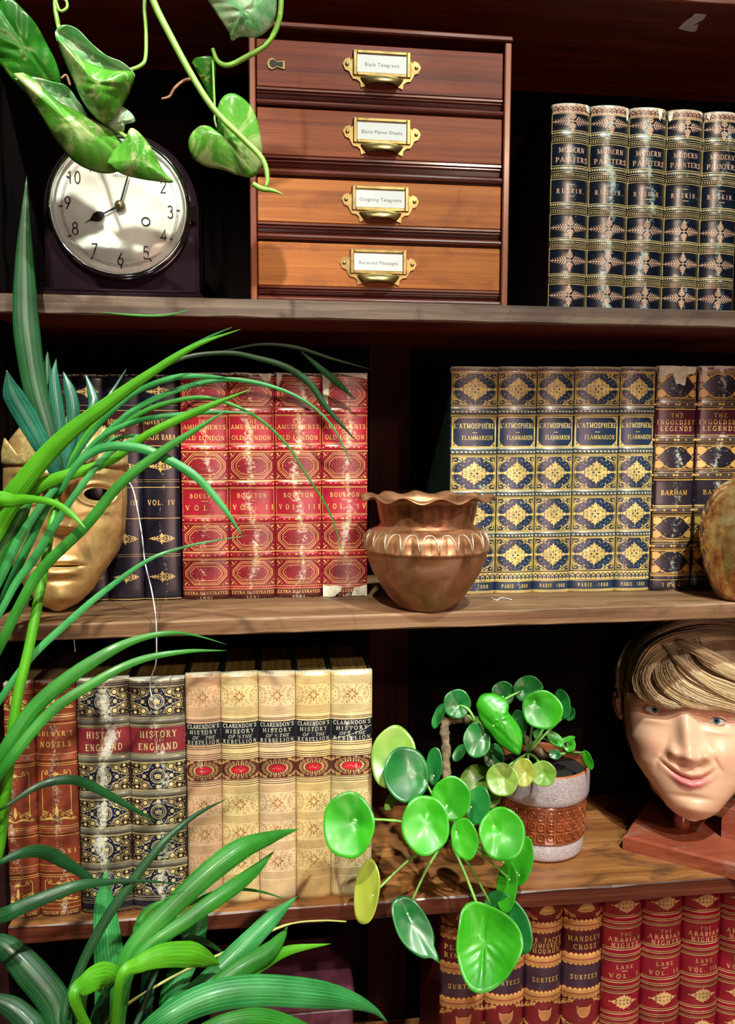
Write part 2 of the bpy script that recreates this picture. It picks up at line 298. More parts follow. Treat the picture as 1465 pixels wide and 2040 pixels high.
# ------------------------------------------------------------ spine printing kit
def arc(cx, cy, rx, ry, a0, a1, n=10):
    return [(cx+rx*math.cos(math.radians(a0+(a1-a0)*i/n)), cy+ry*math.sin(math.radians(a0+(a1-a0)*i/n))) for i in range(n+1)]
T, t_ = 0.17, 0.085       # thick and thin strokes, cap height 1
GL = {
 'A': (.8, [(t_, [(.08, 0), (.4, 1)]), (T, [(.39, 1), (.7, 0)]), (t_, [(.2, .33), (.6, .33)])], [(.08, 0), (.7, 0)]),
 'B': (.68, [(T, [(.17, 0), (.17, 1)]), (t_*1.4, [(.17, .97), (.42, .95), (.54, .75), (.42, .54), (.17, .52)]), (t_*1.5, [(.42, .53), (.61, .36), (.58, .12), (.42, .03), (.17, .03)])], [(.12, 0), (.12, 1)]),
 'C': (.72, [(T*.85, arc(.42, .5, .34, .48, 50, 310, 14)), (t_, [(.66, .68), (.66, .95)])], []),
 'D': (.8, [(T, [(.17, 0), (.17, 1)]), (T*.8, [(.17, .97)]+arc(.36, .5, .36, .47, 80, -80, 10)+[(.17, .03)])], [(.12, 0), (.12, 1)]),
 'E': (.66, [(T, [(.17, 0), (.17, 1)]), (t_, [(.17, .96), (.58, .96)]), (t_, [(.17, .5), (.46, .5)]), (t_, [(.17, .04), (.6, .04)]), (t_, [(.58, .8), (.58, 1)]), (t_, [(.6, 0), (.6, .22)])], [(.12, 0), (.12, 1)]),
 'F': (.62, [(T, [(.17, 0), (.17, 1)]), (t_, [(.17, .96), (.58, .96)]), (t_, [(.17, .5), (.46, .5)]), (t_, [(.58, .78), (.58, 1)])], [(.17, 0), (.12, 1)]),
 'G': (.78, [(T*.85, arc(.42, .5, .34, .48, 50, 310, 14)), (T*.8, [(.66, .05), (.66, .42)])], [(.66, .42)]),
 'H': (.84, [(T, [(.18, 0), (.18, 1)]), (T, [(.66, 0), (.66, 1)]), (t_, [(.18, .5), (.66, .5)])], [(.18, 0), (.18, 1), (.66, 0), (.66, 1)]),
 'I': (.36, [(T, [(.18, 0), (.18, 1)])], [(.18, 0), (.18, 1)]),
 'J': (.5, [(T, [(.34, 1), (.34, .2), (.2, .02), (.06, .14)])], [(.34, 1)]),
 'K': (.76, [(T, [(.18, 0), (.18, 1)]), (t_, [(.18, .4), (.62, 1)]), (T*.9, [(.32, .56), (.66, 0)])], [(.18, 0), (.18, 1), (.62, 1), (.66, 0)]),
 'L': (.62, [(T, [(.17, 0), (.17, 1)]), (t_, [(.17, .04), (.58, .04)]), (t_, [(.58, 0), (.58, .24)])], [(.17, 1), (.12, 0)]),
 'M': (.95, [(t_, [(.14, 0), (.17, 1)]), (T*.9, [(.17, 1), (.46, .08)]), (t_, [(.46, .08), (.77, 1)]), (T, [(.77, 1), (.8, 0)])], [(.13, 0), (.8, 0), (.15, 1), (.79, 1)]),
 'N': (.84, [(t_, [(.17, 0), (.17, 1)]), (T, [(.17, 1), (.67, 0)]), (t_, [(.67, 0), (.67, 1)])], [(.17, 0), (.14, 1), (.67, 1)]),
 'O': (.82, [(T*.85, arc(.41, .5, .33, .48, 0, 360, 18))], []),
 'P': (.66, [(T, [(.17, 0), (.17, 1)]), (t_*1.5, [(.17, .97), (.45, .95), (.59, .74), (.45, .5), (.17, .47)])], [(.17, 0), (.12, 1)]),
 'R': (.74, [(T, [(.17, 0), (.17, 1)]), (t_*1.5, [(.17, .97), (.45, .95), (.57, .75), (.45, .54), (.17, .52)]), (T*.9, [(.36, .52), (.66, .0)])], [(.17, 0), (.12, 1), (.68, 0)]),
 'S': (.62, [(T*.8, [(.52, .8), (.44, .95), (.27, .98), (.12, .86), (.12, .68), (.3, .55), (.46, .42), (.53, .25), (.42, .05), (.24, .02), (.1, .18)]), (t_, [(.53, .7), (.53, .98)]), (t_, [(.09, .02), (.09, .3)])], []),
 'T': (.72, [(T, [(.36, 0), (.36, 1)]), (t_, [(.06, .96), (.66, .96)]), (t_, [(.06, .78), (.06, .98)]), (t_, [(.66, .78), (.66, .98)])], [(.36, 0)]),
 'U': (.8, [(T, [(.18, 1), (.18, .3), (.28, .06), (.42, .02)]), (t_, [(.42, .02), (.56, .08), (.64, .3), (.64, 1)])], [(.18, 1), (.64, 1)]),
 'V': (.78, [(T, [(.1, 1), (.4, 0)]), (t_, [(.4, 0), (.68, 1)])], [(.1, 1), (.68, 1)]),
 'W': (1.1, [(T, [(.1, 1), (.34, 0)]), (t_, [(.34, 0), (.55, 1)]), (T, [(.55, 1), (.78, 0)]), (t_, [(.78, 0), (1.0, 1)])], [(.1, 1), (.55, 1), (1.0, 1)]),
 'Y': (.76, [(T, [(.1, 1), (.38, .48)]), (t_, [(.66, 1), (.38, .48)]), (T, [(.38, .48), (.38, 0)])], [(.1, 1), (.66, 1), (.38, 0)]),
 'X': (.76, [(T, [(.12, 1), (.64, 0)]), (t_, [(.62, 1), (.12, 0)])], [(.12, 1), (.64, 0), (.62, 1), (.12, 0)]),
 'Z': (.7, [(t_, [(.1, .96), (.6, .96)]), (T, [(.58, .96), (.12, .04)]), (t_, [(.1, .04), (.62, .04)])], []),
 "'": (.25, [(T*.8, [(.12, 1.0), (.1, .75)])], []), '.': (.28, [(T, [(.13, .0), (.13, .14)])], []), ' ': (.42, [], []),
 '&': (.6, [(T*.7, [(.55, .1), (.2, .6), (.2, .8), (.35, .78), (.3, .5), (.12, .25), (.25, .05), (.5, .3)])], []),
 '*': (.5, [(t_, [(.25, .3), (.25, .7)]), (t_, [(.1, .5), (.4, .5)])], []),
}
GL['È'] = (GL['E'][0], GL['E'][1]+[(t_*1.2, [(.28, 1.28), (.42, 1.1)])], GL['E'][2])
DG = {'0': [arc(.3, .5, .24, .48, 0, 360, 16)], '1': [[(.12, .8), (.3, .98), (.3, 0)]], '2': [arc(.3, .74, .22, .24, 170, -20, 8)+[(.08, .02), (.54, .02)]],
      '3': [arc(.28, .76, .2, .22, 150, -90, 8), arc(.28, .27, .24, .27, 90, -150, 9)], '4': [[(.42, 0), (.42, .98), (.06, .28), (.56, .28)]],
      '5': [[(.5, .97), (.14, .97), (.12, .56)]+arc(.28, .3, .24, .3, 110, -150, 9)], '6': [[(.42, .98), (.12, .45)], arc(.3, .27, .23, .27, 0, 360, 14)],
      '7': [[(.06, .97), (.54, .97), (.2, 0)]], '8': [arc(.3, .75, .19, .23, 0, 360, 14), arc(.3, .27, .24, .27, 0, 360, 14)], '9': [[(.18, .0), (.48, .55)], arc(.3, .72, .23, .27, 0, 360, 14)]}
for k, v in DG.items(): GL[k] = (.62, [(T*.75, p) for p in v], [])
class Draw:
    """flat print collected as quads in design units (x right, y down), mapped later onto a surface"""
    def __init__(s): s.P = []; s.F = []; s.M = []; s.Lr = []
    def _add(s, pts, faces, m, l):
        b = len(s.P); s.P += pts; s.F += [tuple(i+b for i in f) for f in faces]; s.M += [m]*len(faces); s.Lr += [l]*len(pts)
    def poly(s, pts, th, m, l=1, closed=False, seg=6.0, taper=False):
        P = [pts[0]]
        src = list(pts)+([pts[0]] if closed else [])
        for a, b in zip(src[:-1], src[1:]):
            k = max(1, int(math.ceil(abs(b[0]-a[0])/seg)))
            P += [(a[0]+(b[0]-a[0])*i/k, a[1]+(b[1]-a[1])*i/k) for i in range(1, k+1)]
        A = np.array(P, float); n = len(A)
        if n < 2: return
        d = np.diff(A, axis=0); d /= (np.linalg.norm(d, axis=1)[:, None]+1e-9)
        nd = np.vstack([d[:1], d[:-1]+d[1:], d[-1:]])
        if closed: nd[0] = nd[-1] = d[0]+d[-1]
        nn = np.linalg.norm(nd, axis=1)[:, None]; nd = nd/(nn+1e-9)
        mit = np.ones(n); 
        for i in range(1, n-1): mit[i] = min(1.8, 1/max(0.4, abs(float(nd[i]@d[i]))))
        nr = np.stack([-nd[:, 1], nd[:, 0]], 1); h = np.full(n, th/2)*mit
        if taper: h = h*np.linspace(1, 0.15, n)
        a = A+nr*h[:, None]; b = A-nr*h[:, None]
        pts2 = [tuple(v) for v in a]+[tuple(v) for v in b]
        s._add(pts2, [(i, i+1, n+i+1, n+i) for i in range(n-1)], m, l)
    def line(s, x0, y0, x1, y1, th, m, l=1): s.poly([(x0, y0), (x1, y1)], th, m, l)
    def ell(s, x, y, rx, ry, m, l=1, n=10):
        P = [(x, y)]+[(x+rx*math.cos(2*PI*i/n), y+ry*math.sin(2*PI*i/n)) for i in range(n)]
        s._add(P, [(0, 1+i, 1+(i+1) % n) for i in range(n)], m, l)
    def fan(s, P, m, l=1, c=None):
        xs = [p[0] for p in P]
        if max(xs)-min(xs) > 14:
            x0, x1 = min(xs), max(xs); k = int((x1-x0)/4)+1; cols = sorted(set([round(x, 2) for x in xs]+[round(x0+(x1-x0)*i/k, 2) for i in range(k+1)])); Q = []
            for x in cols:
                x_ = min(max(x, x0+.02), x1-.02); ys = []
                for a, b in zip(P, P[1:]+P[:1]):
                    if (a[0]-x_)*(b[0]-x_) <= 0 and abs(a[0]-b[0]) > 1e-9: ys.append(a[1]+(b[1]-a[1])*(x_-a[0])/(b[0]-a[0]))
                Q.append((x, min(ys), max(ys)) if ys else (x, Q[-1][1], Q[-1][2]))
            s._add([q for x, a, b in Q for q in ((x, a), (x, b))], [(2*i, 2*i+1, 2*i+3, 2*i+2) for i in range(len(Q)-1)], m, l); return
        if c is None: c = (sum(p[0] for p in P)/len(P), sum(p[1] for p in P)/len(P))
        n = len(P); s._add([c]+list(P), [(0, 1+i, 1+(i+1) % n) for i in range(n)], m, l)
    def ring(s, x, y, rx, ry, th, m, l=1, n=20): s.poly(arc(x, y, rx, ry, 0, 360, n)[:-1], th, m, l, closed=True, seg=99)
    def rect(s, x0, y0, x1, y1, m, l=1):
        k = max(1, int(math.ceil((x1-x0)/6.0))); q = max(1, int(math.ceil((y1-y0)/4.0))) if y1-y0 < 28 else 1
        P = [(x0+(x1-x0)*i/k, y0+(y1-y0)*j/q) for i in range(k+1) for j in range(q+1)]
        s._add(P, [(i*(q+1)+j, i*(q+1)+j+1, (i+1)*(q+1)+j+1, (i+1)*(q+1)+j) for i in range(k) for j in range(q)], m, l)
    def frame(s, x0, y0, x1, y1, th, m, l=1): s.poly([(x0, y0), (x1, y0), (x1, y1), (x0, y1)], th, m, l, closed=True)
    def leaf(s, x, y, a, ln, wd, m, l=1):
        c, q = math.cos(a), math.sin(a); P = [(0, 0), (.35, .5), (.7, .35), (1, 0), (.7, -.35), (.35, -.5)]
        s.fan([(x+p[0]*ln*c-p[1]*wd*q, y+p[0]*ln*q+p[1]*wd*c) for p in P], m, l)
    def spiral(s, x, y, r, a0, turns, th, m, l=1, n=12, sy=1.0):
        P = []
        for i in range(n+1):
            t = i/n; rr_ = r*(1-0.85*t); a = a0+turns*2*PI*t; P.append((x+rr_*math.cos(a), y+sy*rr_*math.sin(a)))
        s.poly(P, th, m, l, seg=99); s.ell(P[-1][0], P[-1][1], th*.9, th*.9, m, l, 6)
    def text(s, st, cx, cy, h, m, width=None, l=2, track=0.12, slant=0.0, bold=1.0, serif=True, x0=None):
        adv = [GL[c][0]+track for c in st]; W = sum(adv)-track; sx = h
        if width: sx = width/W
        x = cx-W*sx/2
        for c, a in zip(st, adv):
            g = GL[c]
            f = lambda p: (x+(p[0]+slant*p[1])*sx, cy+h/2-p[1]*h)
            for th, P in g[1]: s.poly([f(p) for p in P], th*bold*min(h, sx*1.1), m, l, seg=99)
            if serif:
                for q in g[2]: s.poly([f((q[0]-.14, q[1]+(.03 if q[1] < .5 else -.03))), f((q[0]+.14, q[1]+(.03 if q[1] < .5 else -.03)))], .07*h*bold, m, l, seg=99)
            x += a*sx
    def dots(s, x0, x1, y, n, r, m, l=1, nn=6):
        for i in range(n): s.ell(x0+(x1-x0)*(i+.5)/n, y, r, r, m, l, nn)
    def hatch(s, x0, x1, y0, y1, n, th, m, sl=2.0, l=1):
        for i in range(n):
            xx = x0+(x1-x0)*(i+.5)/n; s.poly([(xx-sl/2, y1), (xx+sl/2, y0)], th, m, l, seg=99)
    def teeth(s, x0, x1, y0, y1, n, m, l=1):
        for i in range(n):
            a = x0+(x1-x0)*i/n; b = x0+(x1-x0)*(i+.75)/n; s._add([(a, y0), (b, y0), ((a+b)/2, y1)], [(0, 1, 2)], m, l)
    def lace(s, x0, x1, y0, y1, n, m, l=1):
        h = y1-y0
        for i in range(n):
            xx = x0+(x1-x0)*(i+.5)/n; r = h*.3
            s.poly(arc(xx, y1-h*.1, (x1-x0)/n*.42, h*.7, 180, 360, 6), h*.11, m, l, seg=99)
            s.ell(xx, y1-h*.32, r*.5, r*.5, m, l, 6); s.leaf(xx+(x1-x0)/n*.5, y1-h*.15, -PI/2, h*.6, h*.22, m, l)
    # ornaments
    def starburst(s, cx, cy, rx, ry, m, l=1):
        for sx in (1, -1):
            s.poly([(cx, cy), (cx+sx*rx, cy)], ry*.07, m, l)
            for i in range(6):
                t = .18+.13*i; ln = ry*(.56-.42*t)*1.1
                for sy in (1, -1): s.leaf(cx+sx*rx*t, cy, math.atan2(sy*.85, sx*.6), ln, ln*.22, m, l)
            s.leaf(cx+sx*rx*.86, cy, 0 if sx > 0 else PI, rx*.16, ry*.12, m, l)
        for sy in (1, -1):
            s.poly([(cx, cy), (cx, cy+sy*ry)], ry*.08, m, l)
            for i in range(3):
                for sx in (1, -1): s.leaf(cx, cy+sy*ry*(.2+.2*i), math.atan2(sy*.7, sx), ry*(.42-.09*i), ry*.15, m, l)
            s.ell(cx, cy+sy*ry*.82, ry*.1, ry*.12, m, l, 6)
    def medallion(s, cx, cy, rx, ry, m, l=1, n=20, dk=1):
        P = []
        for i in range(96):
            a = 2*PI*i/96; R = 1/(abs(math.cos(a))/rx+abs(math.sin(a))/ry)**1.0; R *= .84+.16*abs(math.cos(8*a)); P.append((cx+R*math.cos(a), cy+R*math.sin(a)))
        s.fan(P, m, l, (cx, cy))
        for sx in (1, -1):
            for sy in (1, -1):
                for fx, fy, r in ((.22, .3, .17), (.48, .2, .15), (.2, .62, .12), (.68, .1, .09)): s.spiral(cx+sx*fx*rx, cy+sy*fy*ry, r*ry*1.1, 0, .9*sx*sy, .75, dk, l+1, 8)
            s.leaf(cx+sx*rx*.08, cy, 0 if sx > 0 else PI, rx*.2, ry*.16, dk, l+1); s.leaf(cx, cy+sx*ry*.1, sx*PI/2, ry*.3, ry*.14, dk, l+1)
            s.leaf(cx+sx*rx*.95, cy, 0 if sx > 0 else PI, rx*.16, ry*.2, m, l)
    def corner(s, x, y, sx, sy, w, h, m, l=1, th=.9):
        for fx, fy, r, tn in ((.28, .3, .26, .9), (.66, .2, .17, -.8), (.2, .72, .17, -.8), (.9, .12, .1, .8)):
            s.spiral(x+sx*fx*w, y+sy*fy*h, r*min(w, h)*1.15, 0 if sx > 0 else PI, tn*sx*sy, th, m, l, 10)
        s.poly([(x+sx*w*.02, y+sy*h*1.0), (x+sx*w*.1, y+sy*h*.55), (x+sx*w*.45, y+sy*h*.48), (x+sx*w*.7, y+sy*h*.36), (x+sx*w*1.05, y+sy*h*.06)], th, m, l, seg=99)
        for fx, fy in ((.48, .1), (.07, .5), (.5, .36), (.82, .3)): s.leaf(x+sx*fx*w, y+sy*fy*h, math.atan2(sy, sx), w*.18, h*.12, m, l)
    def build(s, name, mats, mapf, parent, uvf=None, l0=0.00022):
        V = [mapf(p[0], p[1], ly) for p, ly in zip(s.P, s.Lr)]
        return mesh(name, V, s.F, mats, parent, False, s.M, [uvf(*p) for p in s.P] if uvf else None)
# ------------------------------------------------------------ books
M_pages = wood('cream_page_edges', [(0.25, 0.17, 0.08), (0.5, 0.38, 0.2), (0.68, 0.56, 0.34)], 'Y', 0.7, 3.0, seed=12)
M_pgold = wood('gilded_page_edges', [(0.12, 0.07, 0.02), (0.4, 0.26, 0.07), (0.6, 0.45, 0.16)], 'Y', 0.5, 3.0, seed=13)
BM = {}
M_torn = plain('bare_torn_board', (0.62, 0.60, 0.50), 0.8, var=0.35, scale=150)
def bm(key, col, wear_glint, **k):
    if key not in BM: BM[key] = bookmat('print_'+key, col, wear_glint, **k)
    return BM[key]
M_cov = {'black': plain('black_cover_cloth', (0.012, 0.012, 0.016), 0.35, var=0.5, scale=120),
         'red': plain('dark_red_cover_cloth', (0.13, 0.012, 0.02), 0.45, var=0.5, scale=120),
         'green': plain('dark_green_cover_cloth', (0.012, 0.035, 0.025), 0.45, var=0.5, scale=120),
         'brown': plain('brown_cover_cloth', (0.12, 0.04, 0.02), 0.5, var=0.5, scale=120)}
def prof(u, b):
    s = (2*u-1)*0.92; return b*(1-math.sqrt(max(0, 1-s*s)))/(1-math.sqrt(1-0.92*0.92))
def book(label, group, x0, x1, ytop, ybot, Yf, zb, style, k, bulge=0.004, depth=0.15, cover='black', pages=None, wear_glint=None, dx=0.0, ztop=None, torn=()):
    ym = (ytop+ybot)/2
    X0 = float(at(x0, ym, Yf+bulge*.6)[0])+dx; X1 = float(at(x1, ym, Yf+bulge*.6)[0])+dx; zt = ztop if ztop else zfront(732, ytop, Yf)
    if ztop is None: zt = float(at((x0+x1)/2, ytop, Yf)[2])
    g = 0.0003; X0 += g; X1 -= g; Wd = X1-X0; H = zt-zb
    root = thing('book', label, 'book', ((X0+X1)/2, Yf+depth/2, zb), group)
    d, WD, HD, zones, zm, pm, bands = style
    def rs(y):
        for a, b_ in bands:
            if a < y < b_: return 0.0011*math.sin(PI*(y-a)/(b_-a))
        return 0.0
    ys = sorted(set([0, HD]+[z for zz in zones for z in zz[:2]]+[HD*i/40 for i in range(41)]+[b_ for bb in bands for b_ in (bb[0], bb[0]*.8+bb[1]*.2, bb[0]*.6+bb[1]*.4, bb[0]*.4+bb[1]*.6, bb[0]*.2+bb[1]*.8, bb[1])]))
    ys = [y for y in ys if 0 <= y <= HD]; NU = 14; V = []; UV = []; F = []; FM = []; rn = random.Random(k*31)
    us = [i/NU for i in range(NU+1)]
    for y in ys:
        z = zt-H*y/HD
        V.append((X0, Yf+bulge+0.006, z)); UV.append((k+.001, k+1-y/HD*.998-.001))
        for u in us:
            V.append((X0+u*Wd, Yf+prof(u, bulge)-rs(y), z)); UV.append((k+.001+u*.998, k+1-y/HD*.998-.001))
        V.append((X1, Yf+bulge+0.006, z)); UV.append((k+.999, k+1-y/HD*.998-.001))
    nc = NU+3
    # slightly crushed head and tail caps
    for j in range(nc):
        for row, s in ((0, -1), (len(ys)-1, 1)):
            x, y, z = V[row*nc+j]; V[row*nc+j] = (x, y+0.0008, z+(rn.uniform(0, 0.0012)*s if s < 0 else 0))
    for i in range(len(ys)-1):
        yc = (ys[i]+ys[i+1])/2; mi = 0
        for a, b_, q in zones:
            if a <= yc < b_: mi = q
        for j in range(nc-1): F.append((i*nc+j, (i+1)*nc+j, (i+1)*nc+j+1, i*nc+j+1)); FM.append(mi)
    F.append(tuple(range(nc))); FM.append(0); nb = (len(ys)-1)*nc; F.append(tuple(nb+j for j in range(nc))[::-1]); FM.append(0)
    sp = mesh('spine', V, F, zm, root, True, FM, UV)
    for xa, xb in ((X0, X0+0.0022), (X1-0.0022, X1)):
        m_ = MB(); m_.box(xa, xb, Yf+bulge+0.0062, Yf+depth, zb, zt-0.001, 0, 0.0005); m_.build('cover_board', M_cov[cover], root)
    m_ = MB(); m_.box(X0+0.0028, X1-0.0028, Yf+bulge+0.0066, Yf+depth-0.003, zb+0.002, zt-0.004, 0, 0.0006); m_.build('page_block', pages or M_pages, root)
    def mp(x, y, l):
        u = x/WD; return (X0+u*Wd, Yf+prof(min(1, max(0, u)), bulge)-rs(y)-0.00020*l-0.00008, zt-H*y/HD)
    gp_ = d.build('gilt_print', pm, mp, root, lambda x, y: (k+min(.999, max(.001, x/WD)), k+min(.999, max(.001, 1-y/HD)))); gp_['kind'] = 'stuff'
    for P in torn:
        q = Draw()
        if len(P[0]) == 3: q.poly([p[:2] for p in P], P[0][2], 0, 5)
        else:
            rt = random.Random(len(P)*7+k); R_ = []
            for a, b_ in zip(P, P[1:]+P[:1]):
                for i in range(4): R_.append((a[0]+(b_[0]-a[0])*i/4+rt.uniform(-1.1, 1.1), a[1]+(b_[1]-a[1])*i/4+rt.uniform(-1.1, 1.1)))
            q.fan([(min(WD-.3, max(.3, x)), min(HD-.3, max(.3, y))) for x, y in R_], 0, 5)
        q.build('torn_patch', [M_torn], mp, root)
    return root

# colours shared by all printed spines
GOLD = (0.62, 0.40, 0.13); PALE = (0.70, 0.60, 0.34); PINK = (0.62, 0.36, 0.25)
# ---- style: navy-black books with star ornaments
def st_painters(k):
    d = Draw(); W, H = 74, 400; g, p, t = 0, 1, 2
    d.rect(1, 2, W-1, 17, p, 1); d.lace(1, W-1, 3, 16, 8, t, 2); d.line(0, 18.5, W, 18.5, 1.2, g, 2); d.line(0, 1, W, 1, 1, g, 2)
    for cy in (33, 230, 292, 358): d.starburst(W/2, cy, 35, 22, p)
    for a, b in ((50, 73), (115, 140), (183, 205), (250, 270), (317, 337)):
        h = (b-a)/23
        for q, th in ((a, 1.1), (a+3.2*h, .6), (b-3.2*h, .6), (b, 1.1)): d.line(0, q, W, q, th, g)
        d.teeth(0, W, a+3.8*h, a+7.2*h, 20, g); d.line(0, a+9.6*h, W, a+9.6*h, .8, g); d.line(0, b-9.6*h, W, b-9.6*h, .8, g); d.teeth(0, W, b-7.2*h, b-3.8*h, 20, g)
    d.text('MODERN', W/2, 86, 9, p, 50); d.text('PAINTERS', W/2+1, 104, 9, p, 62)
    d.line(W/2-6, 150, W/2+6, 150, 1.4, p); d.text('RUSKIN.', W/2, 162, 8.5, p, 54, track=.45); d.line(W/2-6, 172, W/2+6, 172, 1.4, p)
    d.rect(1, 384, W-1, 397, g, 1); d.lace(1, W-1, 385, 396, 8, t, 2); d.line(0, 382, W, 382, 1.2, g, 1); d.line(0, 399, W, 399, 1.2, g, 1)
    d.line(.8, 20, .8, 382, 1.0, g); d.line(W-.8, 20, W-.8, 382, 1.0, g)
    return (d, W, H, [], [bm('inkblue', (0.004, 0.007, 0.015), 1.0, rough=0.22, wc=(0.35, 0.48, 0.5))],  # bluish wear tint also paints the highlights of these dark spines
            [bm('ink_gold', (0.55, 0.40, 0.17), 0.5), bm('ink_pink', (0.50, 0.30, 0.21), 0.5), bm('ink_brown', (0.09, 0.035, 0.025), 0.5)], [(50, 73), (115, 140), (183, 205), (250, 270), (317, 337)])
def sprig(d, cx, cy, rx, ry, m):
    for sx in (1, -1):
        d.poly([(cx, cy), (cx+sx*rx*.95, cy)], 1.0, m)
        for f, r in ((.3, .4), (.58, .3), (.8, .2)):
            for sy in (1, -1): d.spiral(cx+sx*rx*f, cy+sy*ry*.28*(1.25-f), ry*r, 0, .8*sx*sy, 1.3, m, n=9)
        d.ell(cx+sx*rx, cy, 1.6, 1.6, m, n=6)
    for sy in (1, -1): d.leaf(cx, cy, sy*PI/2, ry, ry*.45, m); d.leaf(cx, cy+sy*ry*.2, sy*PI/2-.8, ry*.6, ry*.25, m); d.leaf(cx, cy+sy*ry*.2, sy*PI/2+.8, ry*.6, ry*.25, m)
def st_navy(vol):
    d = Draw(); W, H = 73, 445; g = 0
    for cy in (34, 179, 321, 397): sprig(d, W/2, cy, 24, 12, g)
    for y in (70, 139, 220, 281, 441): d.line(0, y, W, y, 1.3, g)
    for y in (205, 209, 352, 356, 60): d.line(0, y, W, y, .5, g)
    d.text('ADVENTURES', W/2, 92, 10, g, 64); d.text('OF', W/2, 107, 7, g); d.text('HAJJI BABA', W/2, 122, 10, g, 62); d.text('VOL. '+vol, W/2, 250, 10, g, 54, track=.3)
    return (d, W, H, [(71, 138, 1)], [bm('aubergine', (0.006, 0.005, 0.014), 0.35, rough=0.3), bm('aubergine_title', (0.04, 0.007, 0.011), 0.35)], [bm('navy_gold', (0.6, 0.38, 0.14), 0.25)], [])
def st_london(vol):
    d = Draw(); W, H = 93, 444; g = 0
    def octa(x0, y0, x1, y1, c, th): d.poly([(x0+c, y0), (x1-c, y0), (x1, y0+c), (x1, y1-c), (x1-c, y1), (x0+c, y1), (x0, y1-c), (x0, y0+c)], th, g, closed=True)
    for a, b in ((19, 64), (156, 206), (297, 346), (369, 415)):
        d.rect(0, a-4, W, b+4, 2, 0); d.line(0, a-4, W, a-4, 1.0, g); d.line(0, b+4, W, b+4, 1.0, g)
        octa(6, a+1, W-6, b-1, 17, 1.3); octa(9, a+4, W-9, b-4, 16, .8); octa(15, a+9, W-15, b-9, 11, 1.0)
        for x in (20, W-20):
            d.ell(x, (a+b)/2, .9, .9, g, n=5)
        for x in (29, W-29):
            for y in (a+12, b-12): d.ell(x, y, .9, .9, g, n=5)
        for x, sx in ((3, 1), (W-3, -1)):
            for y, sy in ((a, 1), (b, -1)): d.spiral(x+sx*4, y+sy*4, 3.2, 0, .9*sx*sy, 1.0, g, n=8); d.ell(x+sx*1, y+sy*9, 1.2, 1.2, g, n=6); d.ell(x+sx*9, y+sy*1, 1.2, 1.2, g, n=6); d.leaf(x, y, math.atan2(sy, sx), 5, 3, g)
    for y in (75, 146, 216, 286, 356):
        d.line(0, y-7, W, y-7, .9, g); d.line(0, y+7, W, y+7, .9, g)
        for x in (3, 18, 28, W-28, W-18, W-3): d.ell(x, y, 1.5, 1.5, g, n=7)
        d.poly([(W/2-10, y), (W/2+10, y)], .7, g)
        for s in (-1, 1): d.leaf(W/2+s*1, y, 0 if s > 0 else PI, 7, 4, g)
    d.frame(2, 84, W-2, 137, .7, g); d.frame(2, 225, W-2, 277, .7, g); d.line(0, 10, W, 10, .9, g); d.line(0, 424, W, 424, 1.0, g)
    d.text('THE', W/2, 94, 7.5, g, 22, track=.35); d.text('AMUSEMENTS', W/2, 105, 8.5, g, 84); d.text('OF', W/2, 115, 7.5, g); d.text('OLD LONDON', W/2, 126, 8.5, g, 80)
    d.text('BOULTON', W/2, 239, 8.5, g, 60, track=.3); d.line(W/2-7, 249, W/2+7, 249, 1.0, g); d.text('VOL. '+vol, W/2+2, 262, 10, g, 82, track=.9)
    d.text('EXTRA ILLUSTRATED', W/2, 431, 6, g, 86); d.text('1901', W/2, 440, 5, g, 26, track=.5)
    return (d, W, H, [(0, 9, 1), (424, 444, 1)], [bm('crimson', (0.33, 0.010, 0.026), 1.2, rough=0.28, wc=(0.72, 0.62, 0.5)), bm('crimson_end', (0.11, 0.012, 0.016), 0.8)],
            [bm('crimson_gold', (0.68, 0.38, 0.12), 0.9), bm('crimson', (0, 0, 0), 0), bm('crimson_panel', (0.20, 0.008, 0.018), 1.2, wc=(0.72, 0.62, 0.5))], [(69, 81), (140, 152), (210, 222), (280, 292), (350, 362)])
